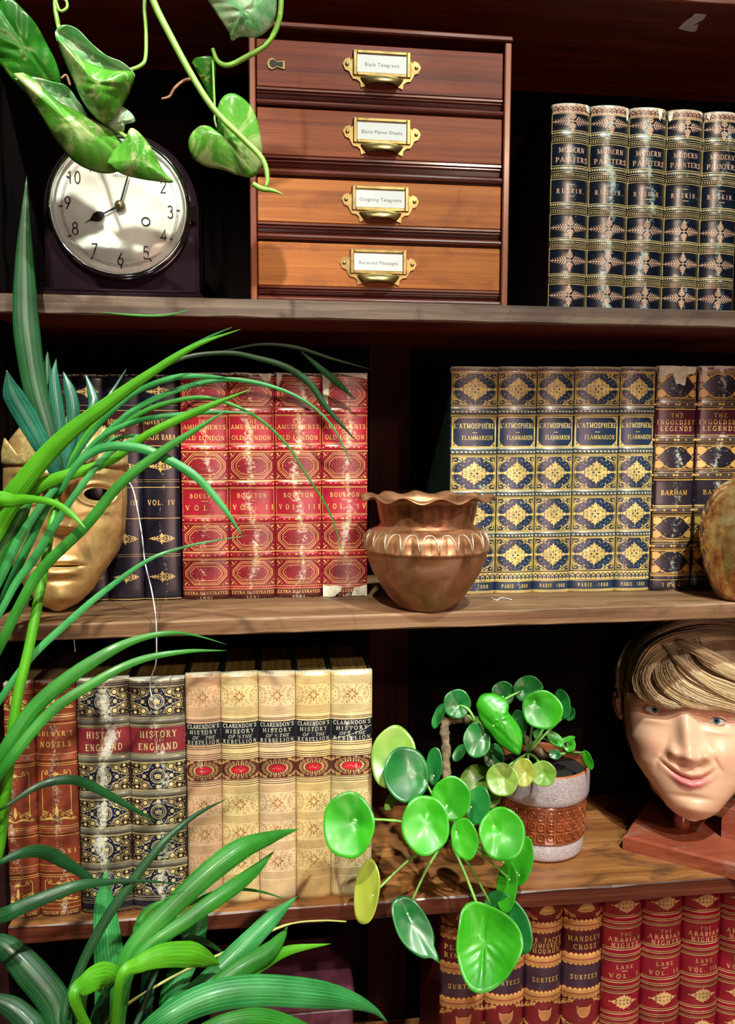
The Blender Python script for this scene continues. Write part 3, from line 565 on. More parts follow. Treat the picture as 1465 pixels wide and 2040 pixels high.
def st_atmos(k):
    d = Draw(); W, H = 92, 446; g, nv, dt, gr = 0, 1, 2, 3
    d.lace(0, W, 2, 10, 14, nv, 1); d.line(0, .8, W, .8, 1, g)
    for a, b in ((13, 74), (174, 238), (256, 320), (336, 400)):
        cy = (a+b)/2; d.rect(2, a, W-2, b, 4, 0)
        P = arc(W/2, cy, W/2-5, (b-a)/2-1, 0, 360, 22)[:-1]; d.fan(P, nv, 1, (W/2, cy))
        d.rect(W/2-16, a+1, W/2+16, b-1, nv, 1)
        for sx, x in ((1, 2), (-1, W-2)):
            for sy, y in ((1, a), (-1, b)):
                d.leaf(x+sx*2, y+sy*2, math.atan2(sy*.5, sx), 20, 9, nv, 1); d.corner(x, y, sx, sy, 27, 21, g, 2, 1.3)
                d.spiral(x+sx*6, y+sy*14, 3.5, 0, .9*sx*sy, 1.0, nv, 2, 8); d.spiral(x+sx*21, y+sy*4.5, 2.8, 0, .9*sx*sy, .8, nv, 3, 8)
            d.leaf(x, cy, 0 if sx > 0 else PI, 7, 7, g, 2)
        d.medallion(W/2, cy, 34, 23, g, 2, 20)
        for i in range(22):
            th = 2*PI*(i+.5)/22; q = (W/2+36*math.cos(th), cy+26*math.sin(th))
            if abs(q[0]-W/2) < 33: d.ell(q[0], q[1], 1.1 if i % 2 else .7, 1.1 if i % 2 else .7, dt, 2, 6)
        for sx in (1, -1):
            for sy in (1, -1):
                for fx, fy in ((22, 15), (30, 9), (13, 22)): d.ell(W/2+sx*fx, cy+sy*fy, .8, .8, dt, 2, 6)
        d.frame(1.5, a, W-1.5, b, 1.2, g, 2)
    for a, b in ((77, 95), (156, 172), (240, 254), (322, 335)):
        m = (a+b)/2; d.rect(0, a, W, b, gr, 0); d.line(0, a, W, a, 1.2, g); d.line(0, b, W, b, 1.2, g)
        d.teeth(0, W, a+1, a+4, 30, dt); d.teeth(0, W, b-1, b-4, 30, g)
        for i in range(11): d.leaf(W*(i+.1)/11, m, .25, W/11*.8, 3.4, dt)
        d.line(0, m-3.6, W, m-3.6, .6, nv); d.line(0, m+3.6, W, m+3.6, .6, nv)
    d.rect(2, 97, W-2, 155, g, 0)
    d.fan([(14, 99), (W-14, 99), (W-5, 108), (W-5, 144), (W-14, 153), (14, 153), (5, 144), (5, 108)], nv, 1, (W/2, 126))
    for sx, x in ((1, 2), (-1, W-2)):
        for sy, y in ((1, 97), (-1, 155)): d.spiral(x+sx*5, y+sy*5, 3.4, 0, .9*sx*sy, .8, nv, 2, 8)
    d.text("L'ATMOSPHÈRE", W/2, 114, 9.5, g, 80); d.line(W/2-5, 127, W/2+5, 127, 1.2, g, 2); d.text('FLAMMARION', W/2+6, 137, 8.5, g, 62)
    d.rect(0, 402, W, 419, g, 0); d.lace(0, W, 403, 418, 9, nv, 1); d.line(0, 402, W, 402, .8, nv, 2)
    d.text('PARIS', W/2-17, 430, 7, g, 28, track=.3); d.text('1888', W/2+21, 430, 7, g, 22, track=.3)
    d.line(0, 420.5, W, 420.5, 1.2, g); d.line(0, 439, W, 439, 1.2, g); d.teeth(0, W, 441, 445, 26, g); d.line(0, 441, W, 441, .8, g)
    return (d, W, H, [(0, 12, 1), (440, 446, 1)], [bm('steel_navy', (0.014, 0.03, 0.07), 0.55, wc=(0.5, 0.66, 0.62)), bm('filigree_buff', (0.45, 0.30, 0.17), 0.5)],
            [bm('atmos_gold', (0.66, 0.50, 0.17), 0.35, wc=(0.55, 0.68, 0.6)), bm('steel_navy', (0, 0, 0), 0), bm('atmos_dot', (0.6, 0.62, 0.5), 0.3), bm('atmos_band', (0.06, 0.07, 0.07), 0.3), bm('atmos_ground', (0.22, 0.155, 0.055), 0.3)], [(77, 95), (156, 172), (240, 254), (322, 335)])
def st_legends(two):
    d = Draw(); W, H = 85, 450; g, dk = 0, 1
    for a, b in ((15, 65), (157, 205), (297, 345), (367, 415)):
        cy = (a+b)/2; d.rect(0, a, W, b, dk, 0); d.line(0, a-2, W, a-2, 1.2, g); d.line(0, b+2, W, b+2, 1.2, g); d.line(0, a+1, W, a+1, 1.0, g); d.line(0, b-1, W, b-1, 1.0, g)
        h = (b-a)/2
        Q = [(W/2-12, cy-h+2), (W/2-22, cy-h*.7), (W/2-30, cy-h*.35), (W/2-40, cy), (W/2-30, cy+h*.35), (W/2-22, cy+h*.7), (W/2-12, cy+h-2)]
        P = Q+[(W-x, y) for x, y in Q[::-1]]; d.fan(P, 2, 1, (W/2, cy)); d.poly(P, 1.3, g, 2, closed=True)
        for sx, x in ((1, 0), (-1, W)):
            for sy, y in ((1, a), (-1, b)):
                O = [(2, 3), (10, 2.5), (18, 6), (17, 13), (10, 17), (3, 17), (7, 13.5), (11, 12), (9, 8), (5, 9), (2, 12)]
                d.fan([(x+sx*q[0], y+sy*(q[1]+.5)) for q in O], g, 1, (x+sx*11, y+sy*7.5))
                d.spiral(x+sx*22, y+sy*5, 3.2, 0, .8*sx*sy, 1.0, g, 1, 8); d.ell(x+sx*26, y+sy*11, 1, 1, g, 1, 6); d.ell(x+sx*4, y+sy*21, 1.1, 1.1, g, 1, 6)
    for y in (76, 146, 216, 286, 358):
        d.rect(0, y-5, W, y+5, 3, 0); d.line(0, y-9, W, y-9, 1.2, g); d.line(0, y+9, W, y+9, 1.2, g); d.line(0, y-5, W, y-5, .6, g); d.line(0, y+5, W, y+5, .6, g)
        for x in (22, W-22): d.ell(x, y, 2, 2, g, 1, 7)
        for x in (0, W/2, W):
            for s in (-1, 1): d.leaf(x, y, 0 if s > 0 else PI, 7, 5, g)
    d.text('THE', W/2, 98, 8, g, 26, track=.3); d.text('INGOLDSBY', W/2, 111, 9, g, 80, track=.3); d.text('LEGENDS', W/2, 124, 9, g, 66, track=.3)
    d.text('BARHAM' if not two else 'BARHAM', W/2, 251, 9.5, g, 56); d.text('1864', W/2, 437, 8, g, 40, track=.6)
    for y in (86, 137, 226, 278, 419, 427): d.line(0, y, W, y, 1.0, g)
    return (d, W, H, [(86, 137, 1), (0, 12, 2)], [bm('slate_plum', (0.018, 0.014, 0.024), 0.8), bm('plum_title', (0.07, 0.012, 0.025), 0.5), bm('legend_cap', (0.20, 0.12, 0.10), 1.0)],
            [bm('legend_gold', (0.66, 0.38, 0.10), 0.35), bm('legend_dark', (0.05, 0.02, 0.012), 0.3), bm('slate_plum', (0, 0, 0), 0), bm('legend_grey', (0.07, 0.05, 0.05), 0.3)], [(67, 85), (137, 155), (207, 225), (277, 295), (349, 367)])
def st_novels(first):
    d = Draw(); W, H = 82, 469; g = 0
    for y in (66, 70, 84, 143, 161, 165, 286, 290, 305, 364, 383, 387, 442, 451, 18, 22): d.line(0, y, W, y, 1.0, g)
    for y in (76, 153, 298, 375): d.dots(2, W-2, y, 22, .9, g)
    def foliage(cy, s=1):
        for sx in (1, -1):
            d.spiral(W/2+sx*26, cy-8, 7, PI/2, 1.1*sx, 1.7, g); d.spiral(W/2+sx*12, cy-5, 5, 0, -1.0*sx, 1.5, g); d.spiral(W/2+sx*33, cy+3, 4.5, 0, 1.0*sx, 1.3, g)
            d.poly([(W/2, cy+6), (W/2+sx*14, cy+3), (W/2+sx*34, cy+6)], 2.0, g); d.leaf(W/2+sx*5, cy+2, 0 if sx > 0 else PI, 22, 5, g)
            for q in (8, 18, 24): d.ell(W/2+sx*q, cy-14+q*.2, 1.4, 1.4, g, n=6)
        d.leaf(W/2, cy, -PI/2, 22, 8, g); d.leaf(W/2, cy-14, -PI/2, 10, 5, g)
    def fr(a, b):
        for sx in (1, -1):
            x = W/2+sx*29; d.poly([(x, b), (x, a+6), (x-sx*1.5, a+2), (x-sx*5, a)], 1.4, g); d.spiral(x-sx*9, a+4.5, 5, -PI/2, -1.1*sx, 1.4, g)
            d.poly([(x-sx*13, a+9), (W/2+sx*6, a+8), (W/2, a+10)], 1.1, g); d.ell(x, b+1.5, 2.2, 2.2, g, n=8)
        for i in (-1, 0, 1): d.leaf(W/2, a+10, -PI/2+i*.8, 8, 4, g)
    foliage(48); fr(175, 262); foliage(268); fr(393, 420); foliage(430)
    d.text("BULWER'S", W/2, 103, 9, g, 70, track=.3); d.text('NOVELS', W/2+1, 124, 10, g, 62, track=.3); d.text('ZANONI', W/2+2, 337, 9, g, 66, track=.9); d.text('EDITION DE LUXE', W/2, 460, 6, g, 72)
    return (d, W, H, [], [bm('russet', (0.21, 0.038, 0.017), 1.2, leather=0.5, wc=(0.6, 0.55, 0.46))], [bm('russet_gold', (0.66, 0.43, 0.12), 0.6)], [(68, 82), (146, 160), (291, 304), (367, 382)])
def st_england(k):
    d = Draw(); W, H = 113, 460; g, br, nv = 0, 1, 2
    d.line(0, 7, W, 7, 1.2, g); d.line(0, 11, W, 11, .7, g); d.line(0, 15, W, 15, 1.2, g)
    for cy in (44, 190, 261, 332, 401):
        h = 26; d.rect(0, cy-h, W, cy+h, br, 0)
        P = [(W/2-48, cy), (W/2-36, cy-8), (W/2-24, cy-18), (W/2-12, cy-h+2), (W/2+12, cy-h+2), (W/2+24, cy-18), (W/2+36, cy-8), (W/2+48, cy), (W/2+36, cy+8), (W/2+24, cy+18), (W/2+12, cy+h-2), (W/2-12, cy+h-2), (W/2-24, cy+18), (W/2-36, cy+8)]
        d.fan(P, nv, 1, (W/2, cy))
        d.ring(W/2, cy, 15.5, 13.5, 1.8, g, 2); d.ring(W/2, cy, 11.8, 10.2, 1.0, g, 2)
        C = [(-8, -4), (-4.5, -1.5), (-2.5, -5), (0, -2), (2.5, -5), (4.5, -1.5), (8, -4), (5.5, 5.5), (-5.5, 5.5)]
        d.fan([(W/2+x, cy+y) for x, y in C], g, 2, (W/2, cy+2)); d.line(W/2-5, cy+3, W/2+5, cy+3, .6, br, 3)
        for s in (1, -1):
            d.ell(W/2+s*28, cy, 4.2, 4.0, g, 2, 10); d.ell(W/2, cy+s*21, 4.2, 4.0, g, 2, 10); d.ell(W/2+s*38, cy, 1, 1, g, 2, 6)
            for t in (1, -1):
                x, y = W/2+s*27, cy+t*18
                d.ell(x, y, 4.6, 4.2, g, 2, 10); d.ring(x, y, 7.5, 7, 1.0, g, 2, 12)
                d.ell(W/2+s*45, cy+t*9, 3.8, 3.6, g, 2, 9); d.ring(W/2+s*45, cy+t*9, 6.4, 6.2, .9, g, 2, 12); d.ell(W/2+s*44, cy+t*21, 3.2, 3, g, 2, 8)
                d.poly([(W/2+s*12, cy+t*24), (W/2+s*17, cy+t*17), (W/2+s*19, cy+t*12), (W/2+s*30, cy+t*9), (W/2+s*37, cy+t*5), (W/2+s*50, cy+t*1)], 1.1, g, 2, seg=99)
                for fx, fy in ((17, 22), (20, 13), (36, 15), (36, 23), (52, 3), (53, 16), (52, 23), (11, 17), (33, 5), (22, 5)): d.ell(W/2+s*fx, cy+t*fy, 1.2, 1.2, g, 2, 6)
                d.spiral(W/2+s*36, cy+t*11, 2.8, 0, .8*s*t, .8, g, 2, 7)
        d.dots(0, W, cy-h-1, 40, .75, g, 2, 5); d.dots(0, W, cy+h+1, 40, .75, g, 2, 5)
    for y in (83, 156, 226, 297, 367):
        d.rect(0, y-5, W, y+5, 3, 0); d.hatch(0, W, y-4, y+4, 46, .55, 4, 4, 1)
        for q in (-8.5, -6.5, 6.5, 8.5): d.line(0, y+q, W, y+q, .9, g, 2)
    d.dots(0, W, 94, 40, .8, g); d.dots(0, W, 145, 40, .8, g)
    d.text('HISTORY', W/2+2, 108, 13, g, 76, track=.25); d.text('OF', W/2+2, 120, 7, g, 14, track=.4); d.text('ENGLAND', W/2+1, 132, 13, g, 80, track=.25)
    for y in (431, 435, 438, 452, 455): d.line(0, y, W, y, .9, g)
    return (d, W, H, [(95, 144, 1), (0, 5, 2), (78, 88, 3), (151, 161, 3), (221, 231, 3), (292, 302, 3), (362, 372, 3)], [bm('england_navy', (0.012, 0.016, 0.045), 1.25), bm('england_label', (0.22, 0.025, 0.035), 1.25), bm('pale_cap', (0.45, 0.42, 0.28), 1.0), bm('england_band', (0.13, 0.12, 0.09), 0.7)],
            [bm('england_gold', (0.66, 0.52, 0.25), 1.1), bm('england_brown', (0.035, 0.020, 0.014), 0.9), bm('england_navy', (0, 0, 0), 0), bm('england_band', (0, 0, 0), 0), bm('england_hatch', (0.28, 0.27, 0.20), 0.6)], [(78, 88), (151, 161), (221, 231), (292, 302), (362, 372)])
def st_rebellion(k, hue):
    d = Draw(); W, H = 75, 456; b, g, sil = 0, 1, 2
    def fine(y0, y1, n):
        for i in range(n): d.line(0, y0+(y1-y0)*i/(n-1), W, y0+(y1-y0)*i/(n-1), .55, b)
    def fil(cy, ry):
        for sx in (1, -1):
            for sy in (1, -1):
                d.spiral(W/2+sx*14, cy+sy*ry*.42, 5, 0, 1*sx*sy, .8, b); d.spiral(W/2+sx*26, cy+sy*ry*.55, 4.5, PI, 1*sx*sy, .8, b); d.spiral(W/2+sx*23, cy+sy*ry*.16, 3.5, 0, -1*sx*sy, .7, b)
                d.leaf(W/2+sx*2, cy+sy*2, math.atan2(sy, sx), 8, 4, b); d.spiral(W/2+sx*33, cy+sy*ry*.85, 3.2, 0, 1*sx*sy, .6, b); d.spiral(W/2+sx*8, cy+sy*ry*.82, 4, 0, 1*sx*sy, .6, b)
                for q in ((18, .8), (30, .2), (34, .5), (5, .55)): d.ell(W/2+sx*q[0], cy+sy*ry*q[1], 1.3, 1.1, b, n=6)
                d.dots(W/2, W/2+sx*36, cy+sy*ry, 12, .5, b, nn=4)
            d.leaf(W/2+sx*4, cy, 0 if sx > 0 else PI, 9, 5, b); d.leaf(W/2, cy+sx*4, sx*PI/2, 8, 5, b)
    fine(8, 22, 6); fil(44, 19); fine(66, 80, 6)
    for y in (88, 91, 141, 145, 156, 160, 164, 209, 213, 217): d.line(0, y, W, y, 1.1, 3)
    d.rect(0, 95, W, 137, 4, 1)
    d.text("CLARENDON'S", W/2, 101, 7.5, sil, 68); d.text('HISTORY', W/2, 112, 7.5, sil, 58, track=.3); d.text('OF   THE', W/2, 122.5, 6, sil, 48, slant=.25); d.text('REBELLION', W/2, 132, 7.5, sil, 68, track=.3)
    d.rect(0, 167, W, 207, 3, 1); cy = 187
    for i in range(26):
        a = 2*PI*i/26; d.leaf(W/2+18*math.cos(a), cy+8*math.sin(a), a, 6, 2.6, g, 2)
    for i in range(20):
        a = 2*PI*(i+.5)/20; x, y = W/2+29*math.cos(a), cy+15.5*math.sin(a); d.ring(x, y, 2.3, 2.2, .9, g, 2, 8)
    for sx, x in ((1, 0), (-1, W)):
        for sy, y in ((1, 168), (-1, 206)): d.corner(x, y, sx, sy, 16, 11, g, 2, 1.0)
    d.ell(W/2, cy, 17, 7.6, 5, 3, 18); d.poly([(W/2-10, cy+1), (W/2-3, cy-1.5), (W/2+2, cy+2), (W/2+9, cy-2)], .7, g, 4, seg=99)
    for a0, a1, c, r in ((222, 234, 256, 18), (279, 292, 312, 16), (336, 350, 373, 18)):
        fine(a0, a1, 6); fil(c, r)
    fine(396, 408, 6); d.hatch(0, W, 412, 450, 26, .6, b, 0)
    base = {0: (0.60, 0.39, 0.24), 1: (0.70, 0.55, 0.27), 2: (0.68, 0.51, 0.31), 3: (0.70, 0.52, 0.24), 4: (0.62, 0.51, 0.27)}[hue]
    return (d, W, H, [], [bm('vellum%d' % hue, base, 0.5, var=0.22, wc=(0.75, 0.78, 0.66))], [bm('vellum_brown', (0.40, 0.19, 0.07), 0.4), bm('vellum_gold', (0.62, 0.38, 0.16), 0.4), bm('vellum_silver', (0.55, 0.52, 0.42), 0.4),
            bm('vellum_dark', (0.09, 0.025, 0.018), 0.6), bm('vellum_ink', (0.010, 0.011, 0.018), 0.7), bm('vellum_red', (0.50, 0.012, 0.03), 0.6)], [])
def st_surtees(lines):
    d = Draw(); W, H = 80, 455; g, dk, or_ = 0, 1, 2
    for a, b in ((66, 90), (133, 158), (202, 226), (283, 308), (375, 398)):
        d.rect(0, a+3, W, b-3, or_, 0)
        for y in (a+5, a+8, b-8, b-5): d.line(0, y, W, y, 1.2, g)
        d.line(0, (a+b)/2, W, (a+b)/2, 1.0, 3)
        for i in range(9):
            x = W*(i+.5)/9; d.ell(x, a+3, 3.2, 2.6, g, 1, 8); d.ell(x, b-3, 3.2, 2.6, g, 1, 8)
    for a in (60, 232):
        for sx, x in ((1, 0), (-1, W)):
            d.corner(x, a+4 if a == 60 else a-6, sx, -1 if a == 60 else 1, 20, 16, g, 1, 1.4)
    for sx, x in ((1, 0), (-1, W)): d.corner(x, 282, sx, -1, 20, 16, g, 1, 1.4)
    d.fan([(W/2-17, 50), (W/2-12, 41), (W/2-6, 36), (W/2+3, 34), (W/2+12, 38), (W/2+16, 46), (W/2+19, 49), (W/2+10, 53), (W/2-8, 53)], g, 1, (W/2, 45)); d.line(W/2-12, 49, W/2+13, 48, .8, 3, 2)
    C = [(-14, -11), (-9, -7), (0, -8), (9, -7), (14, -12), (12, 2), (7, 10), (0, 12), (-7, 10), (-12, 2)]
    d.fan([(W/2+x, 250+y) for x, y in C], or_, 1, (W/2, 250)); d.poly([(W/2+x, 250+y) for x, y in C], 1.4, g, 2, closed=True, seg=99)
    if len(lines) == 3: ys = [103, 113.5, 124]
    else: ys = [105, 121]
    for t, y in zip(lines, ys): d.text(t, W/2, y, 8.5 if len(lines) == 3 else 9.5, g, min(68, 9.2*len(t)), track=.3)
    d.text('SURTEES', W/2, 181, 9, g, 54, track=.3)
    return (d, W, H, [(91, 133, 1), (158, 202, 2)], [bm('surtees_maroon', (0.17, 0.010, 0.018), 0.25, rough=0.22), bm('surtees_title', (0.075, 0.008, 0.016), 0.25, rough=0.22), bm('surtees_plum', (0.045, 0.022, 0.045), 0.25, rough=0.22)],
            [bm('surtees_gold', (0.66, 0.40, 0.12), 0.25), bm('surtees_dark', (0.08, 0.02, 0.02), 0.2), bm('surtees_orange', (0.50, 0.19, 0.075), 0.25), bm('surtees_line', (0.16, 0.03, 0.02), 0.2)], [(66, 90), (133, 158), (202, 226), (283, 308)])
def st_arabian(vol):
    d = Draw(); W, H = 80, 455; g, dk = 0, 1
    for a, b in ((62, 84), (126, 149), (191, 213), (254, 276), (318, 340), (382, 404)):
        for i in range(3):
            y = a+(b-a)*i/2.0; d.line(0, y-1.6, W, y-1.6, 1.1, g); d.line(0, y+1.8, W, y+1.8, 1.3, g); d.line(0, y+.1, W, y+.1, 1.6, dk)
    for cy in (41, 232, 296, 360):
        d.fan([(W/2-26, cy), (W/2-15, cy-5), (W/2-9, cy-10), (W/2, cy-13), (W/2+9, cy-10), (W/2+15, cy-5), (W/2+26, cy), (W/2+15, cy+5), (W/2+9, cy+10), (W/2, cy+13), (W/2-9, cy+10), (W/2-15, cy+5)], g, 1, (W/2, cy))
        for i in range(-2, 3):
            for j in (-1, 1): d.spiral(W/2+i*7.5, cy+j*(3.4-abs(i)*.9), 2.5, 0, .9*j, .8, dk, 2, 7)
        for i in range(12):
            a = 2*PI*i/12; R = 1/(abs(math.cos(a))/27+abs(math.sin(a))/14); d.ell(W/2+R*math.cos(a), cy+R*math.sin(a), 1.6, 1.4, g, 1, 6)
    d.text('THE', W/2, 97, 7, g, 22, track=.4); d.text('ARABIAN', W/2, 107.5, 8.5, g, 64, track=.35); d.text('NIGHTS', W/2, 119, 8.5, g, 54, track=.35)
    d.text('LANE', W/2, 162, 7.5, g, 34, track=.4); d.line(W/2-6, 170, W/2+6, 170, 1.5, g); d.text('VOL. '+vol, W/2, 180, 8.5, g, 58, track=.5)
    return (d, W, H, [], [bm('arabian_red', (0.25, 0.006, 0.022), 0.35, rough=0.2)], [bm('arabian_gold', (0.68, 0.42, 0.18), 0.25), bm('arabian_dark', (0.10, 0.012, 0.012), 0.2)], [(62, 84), (126, 149), (191, 213), (254, 276), (318, 340)])

ORD = ['leftmost', 'second', 'third', 'fourth', 'fifth']
# upper shelf, right
e = [1097, 1173, 1250, 1325, 1397, 1470]
for i in range(5):
    book('%s navy-black gilt book titled MODERN PAINTERS' % ['first, by the dark gap,' if i == 0 else '', 'second', 'third, torn at its head,', 'fourth', 'fifth, cut by the picture edge,'][i].strip(), 'navy-black art books on the upper shelf',
         e[i], e[i+1], 205+i*4.2, 608, 0.072, Z_TOP, st_painters(i), 1+i, torn=[[[(62, 1), (70, 1), (72, 14), (64, 12)]], [[(66, 2), (73, 2), (73, 25), (67, 24)]], [[(50, 2), (62, 3), (60, 14), (56, 24), (52, 12)]], [[(2, 3), (9, 3), (8, 16), (3, 24)], [(60, 2), (70, 2), (68, 10)]], [[(3, 2), (10, 3), (7, 18)]]][i], bulge=0.0075, depth=0.15, cover='black')
# middle shelf
e = [74, 145, 212, 284, 358]
for i in range(4):
    book('%s dark navy book%s' % (['first', 'second', 'third', 'fourth'][i], [' behind the gold mask', ' mostly hidden behind the gold mask', ' marked VOL. III, half behind the gold mask', ' marked VOL. IV, beside the red books'][i]), 'dark navy books behind the mask', e[i], e[i+1], 745, 1190, 0.082, Z_MID, st_navy(['I', 'II', 'III', 'IV'][i]), 10+i, bulge=0.004, cover='black')
e = [361, 456, 548, 641, 733]
for i in range(4):
    book('crimson gilt-panelled book %s' % ['marked VOL. I, next to the dark navy books', 'marked VOL. II between two red ones', 'marked VOL. III with pale scuffs on its spine', 'marked VOL. IV with torn white foot, beside the copper pot'][i], 'crimson books on the middle shelf', e[i], e[i+1], 742, 1186, 0.082, Z_MID, st_london(['I', 'II', 'III', 'IV'][i]), 20+i, torn=[[], [[(60, 2), (88, 2), (86, 14), (78, 32), (70, 12)]], [[(4, 3), (16, 4), (10, 22), (5, 30)]], [[(2, 420), (40, 421), (38, 432), (26, 442), (3, 443)], [(66, 425), (92, 420), (92, 443), (60, 441)], [(1, 4), (22, 5), (15, 30), (12, 70), (4, 55)], [(40, 3), (91, 3), (90, 12), (60, 8)]]][i], bulge=0.0035, cover='red')
e = [897, 990, 1067, 1141, 1231, 1301]
for i in range(5):
    book('steel-blue and gold filigree book %s' % ["partly behind the copper pot's rim", 'second from the copper pot', 'third and narrow, centre of the blue row', 'fourth and wide in the blue row', 'next to the plum-coloured pair'][i], 'blue and gold filigree books', e[i], e[i+1], 730, 1178, 0.078, Z_MID, st_atmos(i), 30+i, bulge=0.0045, cover='green')
e = [1303, 1386, 1472]
for i in range(2):
    book('plum and gold book of legends %s' % ['with a torn white head', 'half hidden by the gold glass vase'][i], 'plum and gold books of legends', e[i], e[i+1]-(3 if i == 0 else 0), 728, 1177, 0.078, Z_MID, st_legends(i), 36+i, torn=[[[(3, 2), (82, 2), (78, 14), (60, 18), (56, 38), (36, 36), (30, 16), (12, 22), (5, 30)]], [[(3, 3), (14, 3), (10, 34), (5, 30)]]][i], bulge=0.004, cover='black')
# lower shelf, left
e = [-10, 72, 155]
for i in range(2):
    book('scuffed russet book of novels %s' % ['at the far left end of the lower row', 'beside the wide black and gold pair'][i], 'russet novels on the lower shelf', e[i]+1, e[i+1], 1360-i*4, 1826, 0.010, Z_LOW, st_novels(i == 0), 40+i, bulge=0.005, depth=0.14, cover='brown')
e = [157, 261, 371]
for i in range(2):
    book('wide black and gold book titled HISTORY OF ENGLAND, %s' % ['left one, heavily scuffed white', 'right one, beside the cream books'][i], 'black and gold histories', e[i], e[i+1], 1352, 1815, 0.010, Z_LOW, st_england(i), 43+i, bulge=0.0055, depth=0.14, cover='black', pages=M_pgold)
e = [372, 442, 516, 590, 660, 742]
for i in range(5):
    book('cream vellum-look book %s' % ['first of five, against the black and gold pair', 'second of five in the cream row', 'middle one of the five in the cream row', 'fourth of five in the cream row', 'last of five, scratched across its label, beside the trailing plant'][i], 'cream vellum-look histories', e[i], e[i+1], 1343-i*1.4, 1797, 0.012, Z_LOW, st_rebellion(i, i), 50+i, bulge=0.005, depth=0.13, cover='green', pages=M_pgold, torn=[[], [], [], [], [[(2, 134, .9), (30, 126, .9), (50, 119, .9), (73, 109, .9)]]][i])
# bottom shelf, right
e = [877, 966, 1046, 1120, 1199]
tl = [('PLAIN OR', 'RINGLETS'), ('ASK', 'MAMMA'), ('MR. FACEY', "ROMFORD'S", 'HOUNDS'), ('HANDLEY', 'CROSS')]
for i in range(4):
    book('round-backed maroon and gold book %s' % ['at the left end of the bottom row', 'behind the largest round green leaf', 'titled MR. FACEY ROMFORD\'S HOUNDS', 'titled HANDLEY CROSS'][i], 'maroon hunting novels', e[i], e[i+1], 1764, 2222, 0.045, Z_BASE, st_surtees(tl[i]), 60+i, bulge=0.011, depth=0.14, cover='red', ztop=Z_LOW-0.024)
e = [1199, 1278, 1357, 1433, 1505]
for i in range(4):
    book('ruby red round-backed book %s' % ['marked VOL. I of the Arabian Nights', 'marked VOL. II of the Arabian Nights', 'marked VOL. III of the Arabian Nights', 'of the Arabian Nights cut off by the lower right picture edge'][i], 'ruby red story books', e[i], e[i+1], 1764, 2222, 0.040, Z_BASE, st_arabian(['I', 'II', 'III', 'IV'][i]), 66+i, bulge=0.011, depth=0.14, cover='red', ztop=Z_LOW-0.024)
# ------------------------------------------------------------ mantel clock
M_bake = plain('black_brown_bakelite', (0.012, 0.006, 0.010), 0.12, var=0.4, scale=12, coat=0.6)
M_chrome = plain('chrome', (0.75, 0.76, 0.78), 0.07, 1.0, var=0.1, scale=8)
M_dial, nt, b_ = newmat('silvered_dial'); b_.inputs['Metallic'].default_value = 0.1; b_.inputs['Roughness'].default_value = 0.35
tc = N(nt, 'ShaderNodeTexCoord'); no = N(nt, 'ShaderNodeTexNoise', i_Scale=14.0, i_Detail=4.0, i_Distortion=1.2); L(nt, tc.outputs['Object'], no.inputs['Vector'])
L(nt, ramp(nt, no.outputs[0], [(0.3, (0.66, 0.74, 0.70)), (0.5, (0.84, 0.88, 0.84)), (0.68, (0.74, 0.66, 0.58))]), b_.inputs['Base Color'])
M_ink = plain('black_enamel', (0.004, 0.005, 0.006), 0.3)
M_inkg = plain('dark_green_blued_steel', (0.004, 0.025, 0.02), 0.25, 0.5)
def glass(name, rough=0.0, tint=(1, 1, 1), ior=1.45):
    m, nt, b = newmat(name); nt.nodes.remove(b); out = nt.nodes['Material Output']
    gl = N(nt, 'ShaderNodeBsdfGlossy'); gl.inputs['Roughness'].default_value = 0.02; tr = N(nt, 'ShaderNodeBsdfTransparent'); tr.inputs[0].default_value = c4(tint)
    fr = N(nt, 'ShaderNodeFresnel', i_IOR=ior); mx = N(nt, 'ShaderNodeMixShader'); L(nt, fr.outputs[0], mx.inputs[0]); L(nt, tr.outputs[0], mx.inputs[1]); L(nt, gl.outputs[0], mx.inputs[2]); L(nt, mx.outputs[0], out.inputs[0]); return m
M_glass = glass('clock_glass')
YC = 0.045
cc = at(240, 416, YC); k_ = pxs(cc); cx_, cz_ = cc[0], cc[2]
clock = thing('mantel_clock', 'black arched mantel clock with round silver dial and chrome rim', 'clock', (cx_, YC+0.03, Z_TOP))
mb = MB(); xl, xr = float(at(88, 500, YC)[0]), float(at(396, 500, YC)[0]); R_ = (xr-xl)/2; xm = (xl+xr)/2; zc = cz_+0.000
def arch(R, z0): return [(xm-R, z0)]+[(xm+R*math.cos(math.radians(a)), zc+R*math.sin(math.radians(a))) for a in range(180, -1, -6)]+[(xm+R, z0)]
O = [arch(R_-0.004, Z_TOP+0.006), arch(R_, Z_TOP+0.006), arch(R_, Z_TOP+0.006), arch(R_-0.004, Z_TOP+0.006)]; Yk = [YC, YC+0.004, YC+0.050, YC+0.054]; n = len(O[0]); V = []
for P, y in zip(O, Yk): V += [(p[0], y, p[1]) for p in P]
F = [(i*n+j, i*n+(j+1) % n, (i+1)*n+(j+1) % n, (i+1)*n+j) for i in range(3) for j in range(n)]+[tuple(range(n)), tuple(3*n+j for j in range(n))[::-1]]
mb.add(V, F); mb.build('case', M_bake, clock, False)
mb = MB(); bl, br_ = float(at(82, 575, YC-.012)[0]), float(at(408, 575, YC-.012)[0])
mb.box(bl, br_, YC-0.042, YC+0.062, Z_TOP, Z_TOP+0.0045, 0, 0.002); mb.box(bl+0.004, br_-0.004, YC-0.036, YC+0.058, Z_TOP+0.0045, Z_TOP+0.0085, 0, 0.002); mb.build('plinth', M_bake, clock)
